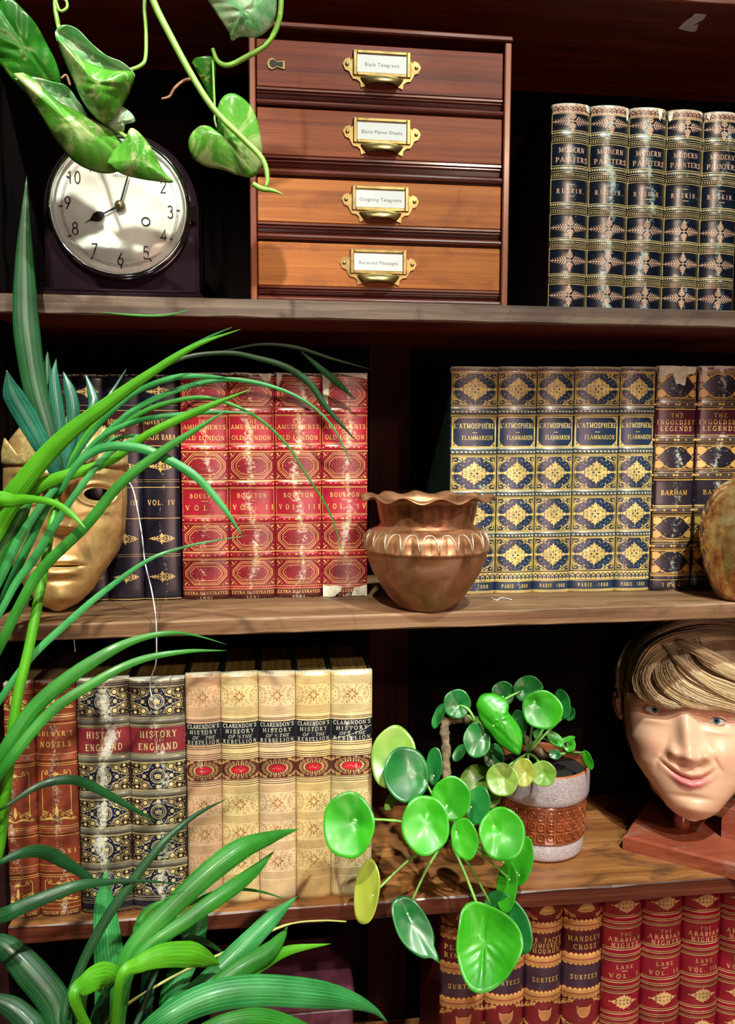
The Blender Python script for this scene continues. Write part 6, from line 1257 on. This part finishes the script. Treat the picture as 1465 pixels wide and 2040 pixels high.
mb = MB(); mb.tube([at(-85, 1130, -.15), at(-88, 1400, -.15), at(-90, 1800, -.16), (pb2[0], pb2[1], Z_BASE+.1)], [.003, .004, .005, .006], 8); mb.build('frond_stalk', M_lf['mid'], tall, True)

# trailing money plant in a banded pot
M_pil = leafmat('glossy_round_leaf', [(0.018, 0.24, 0.008), (0.04, 0.40, 0.012), (0.07, 0.50, 0.02)], rough=.38, gloss=.22, trans=.25)
M_pild = leafmat('dark_round_leaf', [(0.006, 0.09, 0.02), (0.012, 0.17, 0.03), (0.02, 0.24, 0.04)], rough=.36, gloss=.3, trans=.15)
M_pily = leafmat('yellow_round_leaf', [(0.28, 0.36, 0.03), (0.42, 0.47, 0.06), (0.50, 0.52, 0.10)], rough=.4, gloss=.3, trans=.3)
M_pilp = leafmat('pale_speckled_leaf', [(0.14, 0.33, 0.03), (0.24, 0.42, 0.06), (0.33, 0.48, 0.10)], rough=.35, gloss=.3, pale=(0.10, 0.16, 0.02), palef=(.62, .68), trans=.25)
M_dot = plain('pale_leaf_navel', (0.55, 0.75, 0.25), 0.5); M_pet = plain('pale_green_petiole', (0.22, 0.50, 0.10), 0.35, var=0.2)
M_bark = plain('rough_grey_brown_bark', (0.17, 0.125, 0.07), 0.85, var=0.8, scale=160, bump=1.0)
pxc, pyc = float(at(1078, 1640, 0.105)[0]), 0.108
pil = thing('money_plant', 'trailing plant with round glossy green leaves in a banded brown and grey pot', 'plant', (pxc, pyc, Z_LOW))
kp = pxs((pxc, pyc, Z_LOW))
M_glz, nt, b_ = newmat('speckled_grey_glaze'); tc = N(nt, 'ShaderNodeTexCoord'); no = N(nt, 'ShaderNodeTexNoise', i_Scale=900.0, i_Detail=3.0); L(nt, tc.outputs['Object'], no.inputs['Vector'])
L(nt, ramp(nt, no.outputs[0], [(0.36, (0.26, 0.17, 0.17)), (0.48, (0.44, 0.38, 0.40)), (0.62, (0.56, 0.51, 0.54))]), b_.inputs['Base Color']); b_.inputs['Roughness'].default_value = .28; b_.inputs['Coat Weight'].default_value = .5
M_rust = plain('rust_brown_glaze', (0.27, 0.065, 0.022), 0.15, var=0.5, scale=60, coat=0.9); M_rim = plain('terracotta_rim', (0.42, 0.13, 0.05), 0.4, var=0.3)
rp = 93*kp; hpz = float(at(1078, 1512, 0.105)[2])-Z_LOW
def hz(t): return Z_LOW+hpz*t
mb = MB(); pf = [(0.001, 0), (.80, 0), (.84, .01), (.885, .03), (.90, .06), (.90, .19), (.885, .205)]; mb.lathe([(rp*r if r > .01 else .001, hz(t)+.0003) for r, t in pf], pxc, pyc, 64); mb.build('lower_band', M_glz, pil, True)
mb = MB(); mb.lathe([(rp*r, hz(t)) for r, t in [(.885, .205), (.90, .215), (.93, .225), (.93, .235), (.915, .245), (.925, .60), (.95, .615), (.95, .63), (.93, .64)]], pxc, pyc, 64)
for row in range(3):
    for i in range(30):
        th = 2*PI*(i+.5*(row % 2)*0)/30; z = hz(.305+.115*row); R2 = rp*(.925)
        P = []
        for j in range(13):
            a = 2*PI*j/12; sx, sz = (abs(math.cos(a))**.55)*math.copysign(1, math.cos(a)), (abs(math.sin(a))**.55)*math.copysign(1, math.sin(a)); t = th+sx*.075; P.append((pxc+R2*math.cos(t), pyc+R2*math.sin(t), z+sz*hpz*.042))
        mb.tube(P, 0.0011, 5, cap=False); mb.tube([(pxc+R2*.995*math.cos(th), pyc+R2*.995*math.sin(th), z), (pxc+R2*1.008*math.cos(th), pyc+R2*1.008*math.sin(th), z)], [0.0018, 0.0012], 6)
tag(mb.build('embossed_band', M_rust, pil, True), 'glossy rust-brown band with rows of embossed squares', kind='stuff')
mb = MB(); mb.lathe([(rp*r, hz(t)) for r, t in [(.93, .64), (.955, .65), (.985, .67), (1.0, .72), (1.0, .93), (.99, .975)]], pxc, pyc, 64); mb.build('upper_band', M_glz, pil, True)
mb = MB(); mb.lathe([(rp*r, hz(t)) for r, t in [(.99, .975), (.975, .995), (.955, .99), (.94, .96), (.92, .80), (.05, .78)]], pxc, pyc, 64); mb.build('rim', M_rim, pil, True)
rs_ = random.Random(5); mb = MB(); nr, na = 14, 40; V = []
for i in range(nr):
    for j in range(na):
        r = rp*.93*(i/(nr-1)); V.append((pxc+r*math.cos(2*PI*j/na), pyc+r*math.sin(2*PI*j/na), hz(.885)+rs_.uniform(-.0016, .0022)))
mb.add(V, [(i*na+j, i*na+(j+1) % na, (i+1)*na+(j+1) % na, (i+1)*na+j) for i in range(nr-1) for j in range(na)]); tag(mb.build('soil', M_soil, pil, True), kind='stuff')
def outline_leaf(root, O, base, tip, Y, mat, bulge=.1, name='leaf', dot=None):
    """leaf blade from its outline on a plane facing the room, domed, with a sunken midrib from base to tip"""
    O = bez(list(O)+[O[0]], 56)[:-1]; cx, cy = O[:, 0].mean(), O[:, 1].mean(); C = at(cx, cy, Y); k = pxs(C); d = C-CAM; out = -d/np.linalg.norm(d); R1 = np.cross(CU, out); R1 /= np.linalg.norm(R1)
    if R1@CR < 0: R1 = -R1
    U1 = np.cross(out, R1); U1 = U1 if U1[2] > 0 else -U1
    sz = max(np.ptp(O[:, 0]), np.ptp(O[:, 1]))/2; B = np.array(base, float); ax = np.array(tip, float)-B; ln = np.linalg.norm(ax); ax /= ln; nr, na = 9, len(O); V = []; UV = []
    def W_(x, y, r):
        q = np.array([x, y])-B; t = q@ax/ln; v = (q[0]*-ax[1]+q[1]*ax[0])/sz
        o = sz*(bulge*3*(1-r*r)-bulge*1.2+.05*math.sin(4*math.atan2(y-cy, x-cx)+cx)*r*r-.05*math.exp(-(v/.035)**2)+.018*math.cos(34*(t-.55*abs(v)))*min(1, abs(v)*5))
        return C+R1*((x-cx)*k)-U1*((y-cy)*k)+out*(o*k)
    V.append(W_(cx, cy, 0)); UV.append((.5, .5))
    for i in range(1, nr+1):
        f = (i/nr)**.85
        for j in range(na): x, y = cx+(O[j, 0]-cx)*f, cy+(O[j, 1]-cy)*f; V.append(W_(x, y, f)); UV.append((.5+f*.5*math.cos(2*PI*j/na), .5+f*.5*math.sin(2*PI*j/na)))
    F = [(0, 1+j, 1+(j+1) % na) for j in range(na)]+[(1+(i-1)*na+j, 1+i*na+j, 1+i*na+(j+1) % na, 1+(i-1)*na+(j+1) % na) for i in range(1, nr) for j in range(na)]
    o = mesh(name, V, F, mat, root, True, None, UV); sm = o.modifiers.new('thick', 'SOLIDIFY'); sm.thickness = 0.0006; sm.offset = 0
    nv = W_(dot[0], dot[1], .5) if dot else W_(base[0], base[1], .9)
    if dot: mb = MB(); mb.tube([nv+out*.0002, nv+out*.0010], [0.0014, 0.0010], 8); mb.build('navel', M_dot, o, True)
    return nv-out*.0006
def disc_leaf(px, py, rx, ry, ang, Y, mat, nav=(0, -.3), cup=.16, tilt=(0, 0), name='leaf', dot=True, tip=None, wav=.03):
    """round leaf; px,py centre, rx,ry half sizes, ang in degrees; nav = petiole point in leaf units"""
    C = at(px, py, Y); k = pxs(C); d = C-CAM; out = -d/np.linalg.norm(d); R1 = np.cross(CU, out); R1 /= np.linalg.norm(R1)
    if R1@CR < 0: R1 = -R1
    U1 = np.cross(out, R1); U1 = U1 if U1[2] > 0 else -U1
    a = math.radians(ang); nr, na = 7, 36; V = []; UV = []; seed = rs_.uniform(0, 6)
    def W_(u, v):    # u right, v down in unit disc
        r = math.hypot(u, v); th = math.atan2(v, u)
        o = cup*min(rx, ry)*(r**2*1.0-.3)+wav*min(rx, ry)*math.sin(3*th+seed)*r*r*2.2+tilt[0]*u*rx+tilt[1]*v*ry-cup*.9*min(rx, ry)*math.exp(-((u-nav[0])**2+(v-nav[1])**2)/.05)
        # faint radiating ribs
        tn = math.atan2(v-nav[1], u-nav[0]); o += .018*min(rx, ry)*math.cos(7*tn)*min(1, r*1.5)
        f = 1+.03*math.sin(2*th+seed)+.02*math.sin(5*th+seed*2)
        if tip is not None: f += tip[1]*math.exp(-(((th-tip[0]+PI) % (2*PI)-PI)/.16)**2)
        X, Yy = u*rx*f, v*ry*f; X, Yy = X*math.cos(a)-Yy*math.sin(a), X*math.sin(a)+Yy*math.cos(a)
        return C+R1*(X*k)-U1*(Yy*k)+out*(o*k)
    V.append(W_(0, 0)); UV.append((.5, .5))
    for i in range(1, nr+1):
        for j in range(na): r = (i/nr)**.8; th = 2*PI*j/na; V.append(W_(r*math.cos(th), r*math.sin(th))); UV.append((.5+.5*r*math.cos(th), .5+.5*r*math.sin(th)))
    F = [(0, 1+j, 1+(j+1) % na) for j in range(na)]+[(1+(i-1)*na+j, 1+i*na+j, 1+i*na+(j+1) % na, 1+(i-1)*na+(j+1) % na) for i in range(1, nr) for j in range(na)]
    o = mesh(name, V, F, mat, pil, True, None, UV); sm = o.modifiers.new('thick', 'SOLIDIFY'); sm.thickness = 0.0007; sm.offset = 0
    nv = W_(*nav)
    if dot:
        mb = MB(); mb.tube([nv+out*.0002, nv+out*.0007], [0.0013, 0.0009], 8); mb.build('navel', M_dot, o, True)
    return nv-out*.0006
hub1 = at(893, 1668, -.02); hub2 = at(948, 1436, 0.02)
PL = [  # px,py,rx,ry,ang,Y,mat,nav,tilt,hub
 (695, 1643, 50, 64, 4, -.055, M_pil, (.28, -.15), (.05, 0), 1), (784, 1508, 43, 63, 8, .01, M_pilp, (.2, .3), (0, .1), 1), (810, 1542, 44, 54, -12, -.01, M_pild, (.75, .35), (-.3, .1), 1),
 (865, 1526, 16, 37, 6, .01, M_pild, (.1, .5), (.5, 0), 1), (848, 1643, 47, 57, -8, -.06, M_pil, (.2, -.38), (0, .1), 1), (899, 1591, 38, 44, 10, -.04, M_pil, (-.15, .35), (.1, -.1), 1),
 (952, 1604, 25, 36, 12, -.02, M_pild, (-.5, .2), (.3, 0), 1), (926, 1671, 27, 39, -14, -.06, M_pil, (-.5, -.4), (.2, 0), 1), (1001, 1661, 47, 49, 8, -.05, M_pil, (-.4, -.22), (0, .1), 1),
 (1040, 1714, 22, 46, 10, -.01, M_pil, (0, .6), (.5, 0), 1), (1010, 1767, 21, 47, 6, -.03, M_pil, (.2, -.3), (.6, 0), 1), (1012, 1838, 40, 62, -40, -.045, M_pild, (-.2, -.6), (.2, .1), 1),
 (823, 1845, 33, 62, -34, -.055, M_pild, (.1, -.4), (-.2, 0), 1), (731, 1776, 26, 58, 8, -.04, M_pily, (.55, .1), (.6, 0), 1),
 (911, 1402, 28, 28, 0, .03, M_pild, (.1, .1), (0, 0), 2),
 (951, 1474, 28, 34, 10, .01, M_pild, (.5, -.4), (0, .1), 2), (1003, 1381, 24, 23, 0, .06, M_pild, (0, .3), (0, 0), 2), (1053, 1373, 30, 26, -8, .05, M_pild, (-.4, .1), (0, -.1), 2),
 (1081, 1414, 39, 39, 10, .03, M_pil, (-.45, -.3), (0, .05), 3), (1120, 1403, 17, 29, -8, .06, M_pild, (-.3, .2), (.4, 0), 3), (1135, 1421, 11, 15, 0, .08, M_pild, (0, 0), (.3, 0), 3),
 (874, 1426, 10, 27, 24, .05, M_pild, (.3, -.5), (.5, 0), 2), (984, 1507, 20, 26, 0, .03, M_pild, (-.2, -.4), (0, 0), 2), (915, 1500, 10, 20, 36, .04, M_pild, (.3, -.6), (.4, 0), 2),
 (1001, 1553, 31, 33, 0, .005, M_pilp, (.1, -.1), (0, 0), 3), (1043, 1539, 23, 27, 4, .02, M_pily, (.2, 0), (0, 0), 3), (1082, 1541, 24, 27, 80, .02, M_pilp, (0, -.1), (0, 0), 3),
 (958, 1568, 44, 42, 30, .035, M_pilp, (.3, -.4), (0, .2), 3), (1072, 1463, 10, 10, 0, .09, M_pild, (0, .2), (0, 0), 4), (1107, 1472, 20, 11, 40, .08, M_pil, (.3, 0), (0, .4), 4),
 (1135, 1484, 12, 14, 20, .085, M_pil, (0, -.3), (.2, .2), 4), (1132, 1472, 14, 5, -20, .08, M_pil, (-.3, 0), (0, .4), 4), (1106, 1503, 12, 10, 0, .075, M_pild, (.3, .1), (0, .2), 4), (1172, 1514, 8, 20, -24, .06, M_pil, (0, -.7), (.6, 0), 4),
 (780, 1594, 10, 22, 30, .02, M_pilp, (0, -.5), (.5, 0), 1), (1034, 1442, 17, 27, 0, .06, M_pild, (0, .3), (0, 0), 3),
]
hub3 = at(1052, 1500, 0.085); hub4 = at(1130, 1500, 0.095); HB = {1: hub1, 2: hub2, 3: hub3, 4: hub4}
for i, (px, py, rx, ry, an, Y, m, nav, tl_, hb) in enumerate(PL):
    tip = (1.35, .42) if (px, py) == (823, 1845) else None
    nvp = disc_leaf(px, py, rx, ry, an, Y, m, nav, .17, tl_, tip=tip, dot=min(rx, ry) > 15)
    H = HB[hb]; mid = (nvp+H)/2+np.array([0, -.004 if hb != 1 else .004, .006 if hb != 4 else .002]); mb = MB(); mb.tube(bez([H, mid, nvp+np.array([0, .002, 0]), nvp], 14), [0.0016]*6+[0.0013]*8, 7); mb.build('petiole', M_pet, pil, True)
c2 = lambda L_: [(620+x/2.526, 1320+y/2.526) for x, y in L_]
for O_, b_0, t_0, Yl, m_, bu, dt_, H in ((c2([(780, 1240), (820, 1226), (880, 1235), (960, 1265), (1020, 1300), (1058, 1360), (1064, 1420), (1030, 1490), (980, 1560), (920, 1608), (860, 1630), (808, 1620), (768, 1570), (742, 1500), (732, 1430), (745, 1330), (757, 1272)]), (966, 1836), (960, 1950), -.065, M_pil, -.09, (961, 1834), hub1),
        (c2([(831, 215), (850, 177), (880, 160), (930, 163), (975, 185), (995, 215), (992, 248), (1010, 270), (1048, 320), (1062, 370), (1056, 430), (1040, 455), (990, 435), (940, 402), (902, 352), (870, 320), (842, 270)]), (985, 1448), (1035, 1492), .0, M_pil, .07, (984, 1446), hub2)):
    nvp = outline_leaf(pil, O_, b_0, t_0, Yl, m_, bu, dot=dt_); mb = MB(); mb.tube(bez([H, (nvp+H)/2+np.array([0, .004, .004]), nvp+np.array([0, .002, 0]), nvp], 14), .0017, 7); mb.build('petiole', M_pet, pil, True)
mb = MB(); tk = bez([at(1085, 1505, .10), at(1040, 1470, .085), at(990, 1442, .06), at(940, 1434, .045), at(898, 1433, .04), at(886, 1448, .035), at(889, 1490, .03), at(889, 1548, .02), at(893, 1610, .0), at(894, 1672, -.02)], 60)
mb.tube(tk, [.0054+.0008*math.sin(i*1.3)+.0005*math.sin(i*3.1) for i in range(60)], 10); tag(mb.build('woody_stem', M_bark, pil, True), 'bent knobbly brown stem')

# golden pothos hanging from above
M_pot = leafmat('variegated_leaf', [(0.06, 0.28, 0.02), (0.11, 0.40, 0.04), (0.18, 0.48, 0.08)], rough=.3, gloss=.6, pale=(0.48, 0.58, 0.26), palef=(.50, .60), trans=.25)
M_potm = leafmat('minty_variegated_leaf', [(0.10, 0.42, 0.10), (0.18, 0.56, 0.22), (0.30, 0.66, 0.36)], rough=.3, gloss=.6, pale=(0.60, 0.78, 0.56), palef=(.44, .56), trans=.25)
M_potd = leafmat('dark_green_leaf', [(0.008, 0.09, 0.008), (0.02, 0.16, 0.01), (0.03, 0.22, 0.015)], rough=.3, gloss=.5, pale=(0.30, 0.36, 0.06), palef=(.6, .66), trans=.15)
M_vine = plain('green_vine', (0.20, 0.42, 0.06), 0.4, var=0.4, scale=60); M_root = plain('brown_air_root', (0.32, 0.15, 0.08), 0.7, var=0.4)
pv = at(330, -170, -0.05); vine = thing('pothos_vine', 'trailing variegated heart-leaf vine hanging in front of the clock', 'plant', (pv[0], pv[1], pv[2]))
def heart(bx, by, tx, ty, wd, Y0, Y1, mat, fold=.35, lobe=.16, curl=.1, tilt=0.0, asym=0.0):
    B, T_ = at(bx, by, Y0), at(tx, ty, Y1); ax = T_-B; ln = np.linalg.norm(ax); ax /= ln; d = (B+T_)/2-CAM; d /= np.linalg.norm(d); k = pxs((B+T_)/2)
    sd = np.cross(ax, d); sd /= np.linalg.norm(sd); up = np.cross(sd, ax); s2 = sd*math.cos(tilt)+up*math.sin(tilt); u2 = np.cross(s2, ax)
    if u2@(-d) < 0: u2 = -u2
    n, nc = 22, 13; V = []; UV = []; Wm = wd*k/2
    for i in range(n+1):
        t = i/n; w_ = Wm*(math.sin(PI*min(1, t**.62))**.8*(1-.25*t)+.0)*1.08 if 0 < t < 1 else 0.0003
        if t > .9: w_ = max(.0003, w_*((1-t)/.1)**.5)
        for j in range(nc):
            v = -1+2*j/(nc-1); back = lobe*ln*abs(v)**1.0*math.exp(-(t/.22)**2)*(1 if abs(v) < .75 else 1-(abs(v)-.75)*1.6)
            V.append(B+ax*(ln*t-back)+s2*(v*w_*(1+asym*v))+u2*(fold*abs(v)**1.3*w_-curl*ln*(t-.4)**2+.04*Wm*math.sin(5*PI*t)*abs(v)-.012*Wm*math.exp(-(v/.08)**2))); UV.append((t, j/(nc-1)))
    F = [(i*nc+j, i*nc+j+1, (i+1)*nc+j+1, (i+1)*nc+j) for i in range(n) for j in range(nc-1)]
    o = mesh('leaf', V, F, mat, vine, True, None, UV); sm = o.modifiers.new('thick', 'SOLIDIFY'); sm.thickness = 0.0005; sm.offset = 0; return o
PLF = [
 ([(0, 30), (18, 12), (45, 28), (70, 50), (93, 85), (108, 110), (117, 140), (112, 160), (98, 170), (60, 177), (30, 160), (5, 135), (-30, 110), (-42, 60), (-20, 30)], (112, 160), (5, 40), -.10, M_potd, .05),
 ([(118, 95), (150, 118), (175, 132), (220, 138), (262, 136), (259, 165), (242, 200), (226, 225), (208, 236), (190, 228), (165, 200), (148, 165), (130, 128)], (258, 140), (205, 225), -.112, M_pot, .16),
 ([(118, 95), (116, 80), (130, 67), (155, 69), (180, 88), (210, 106), (240, 113), (262, 127), (263, 138), (220, 140), (175, 135), (150, 120)], (258, 134), (125, 82), -.108, M_potm, -.10),
 ([(38, 175), (60, 172), (85, 187), (115, 210), (150, 222), (185, 235), (220, 250), (255, 285), (250, 310), (225, 328), (190, 331), (150, 318), (120, 290), (95, 255), (65, 212)], (90, 190), (250, 300), -.095, M_pot, .10),
 ([(38, 175), (70, 167), (105, 169), (130, 172), (150, 190), (175, 226), (182, 240), (150, 226), (115, 214), (85, 191)], (110, 160), (175, 232), -.090, M_potm, -.06),
 ([(216, 330), (230, 305), (250, 285), (262, 262), (285, 275), (305, 300), (325, 335), (344, 353), (300, 354), (260, 351), (233, 343)], (262, 268), (340, 350), -.092, M_pot, .08),
 ([(212, 238), (235, 215), (258, 222), (268, 238), (250, 245), (245, 260), (222, 257)], (222, 252), (266, 236), -.088, M_potm, .1),
 ([(402, -10), (420, 15), (440, 40), (456, 60), (462, 75), (480, 66), (510, 65), (535, 50), (548, 30), (550, -5), (540, -30), (480, -45), (430, -35)], (530, -30), (462, 74), -.10, M_potm, .08),
 ([(430, 266), (420, 257), (400, 257), (383, 272), (377, 292), (385, 315), (410, 330), (440, 333), (475, 342), (505, 344), (521, 325), (522, 290), (515, 250), (500, 215), (470, 195), (447, 200), (433, 225), (434, 248)], (434, 258), (510, 338), -.09, M_pot, .08),
 ([(383, 130), (395, 120), (427, 122), (427, 185), (420, 193), (405, 165)], (425, 124), (421, 190), -.066, M_potd, .06)]
for O_, b_0, t_0, Yl, m_, bu in PLF: outline_leaf(vine, O_, b_0, t_0, Yl, m_, bu)
def vn(name, pts, r, m, Y0=-.08, Y1=-.09, n=30):
    mb = MB(); P = bez(pxl(pts, Y0, Y1), n); rad = list(np.interp(np.linspace(0, 1, n), np.linspace(0, 1, len(r)), r)) if hasattr(r, '__len__') else r; mb.tube(P, rad, 8); return mb.build(name, m, vine, True)
vn('vine', [(270, -120), (303, -5), (340, 72), (388, 160), (430, 222), (480, 272), (522, 315), (533, 352), (530, 374)], [.0032, .0032, .0030, .0028, .0026, .0024, .0015], M_vine, -.10, -.115)
vn('vine', [(388, 160), (410, 195), (436, 232), (452, 262)], .0011, M_vine, -.082, -.085)
vn('vine_tip', [(504, 366), (522, 376), (545, 380), (566, 388)], [.0022, .0026, .0018, .0003], M_vine, -.115, -.115)
vn('petiole', [(300, -120), (288, -5), (291, 60), (290, 115), (280, 131), (258, 140)], .0017, M_vine, -.085, -.10)
vn('vine', [(120, -120), (110, -5), (116, 50), (128, 80), (150, 150), (190, 225), (250, 272), (290, 292)], .0021, M_vine, -.075, -.085)
vn('tendril', [(112, 5), (120, 22), (133, 16), (132, 2), (118, -8)], .0013, M_vine, -.085, -.085, 24)
vn('vine', [(550, -120), (560, -5), (553, 50), (531, 88), (492, 113), (456, 130), (434, 122), (424, 98)], [.0026, .0026, .0027, .0026, .0024, .0018], M_vine, -.09, -.07)
vn('petiole', [(436, 262), (428, 240), (428, 215), (424, 120)], .0010, M_vine, -.08, -.075)
vn('air_root', [(388, 158), (368, 160), (348, 176), (338, 192), (322, 197)], [.0016, .0014, .0013, .0009], M_root, -.082, -.088)
vn('air_root', [(140, 170), (132, 150), (122, 156)], [.0012, .0008], M_root, -.084, -.088)
mb = MB(); mb.lathe([(.001, 0), (.05, 0), (.065, .09), (.069, .09), (.069, .10), (.060, .10), (.058, .085), (.001, .085)], 0, 0, 32); zz = Z_CEIL+0.0305
mb.V = [(v[0]+pv[0]+.0, v[1]+.07, v[2]+zz) for v in mb.V]; mb.build('pot', M_terra, vine, True)
mb = MB()
for x in (270, 300, 120, 550): q = at(x, -120, -.085); mb.tube(bez([q, (q[0], -.075, zz+.06), ((q[0]+pv[0])/2, -.02, zz+.125), (pv[0], .06, zz+.105), (pv[0], .07, zz+.08)], 18), .0024, 6)
tag(mb.build('vine_base', M_vine, vine, True), kind='stuff')
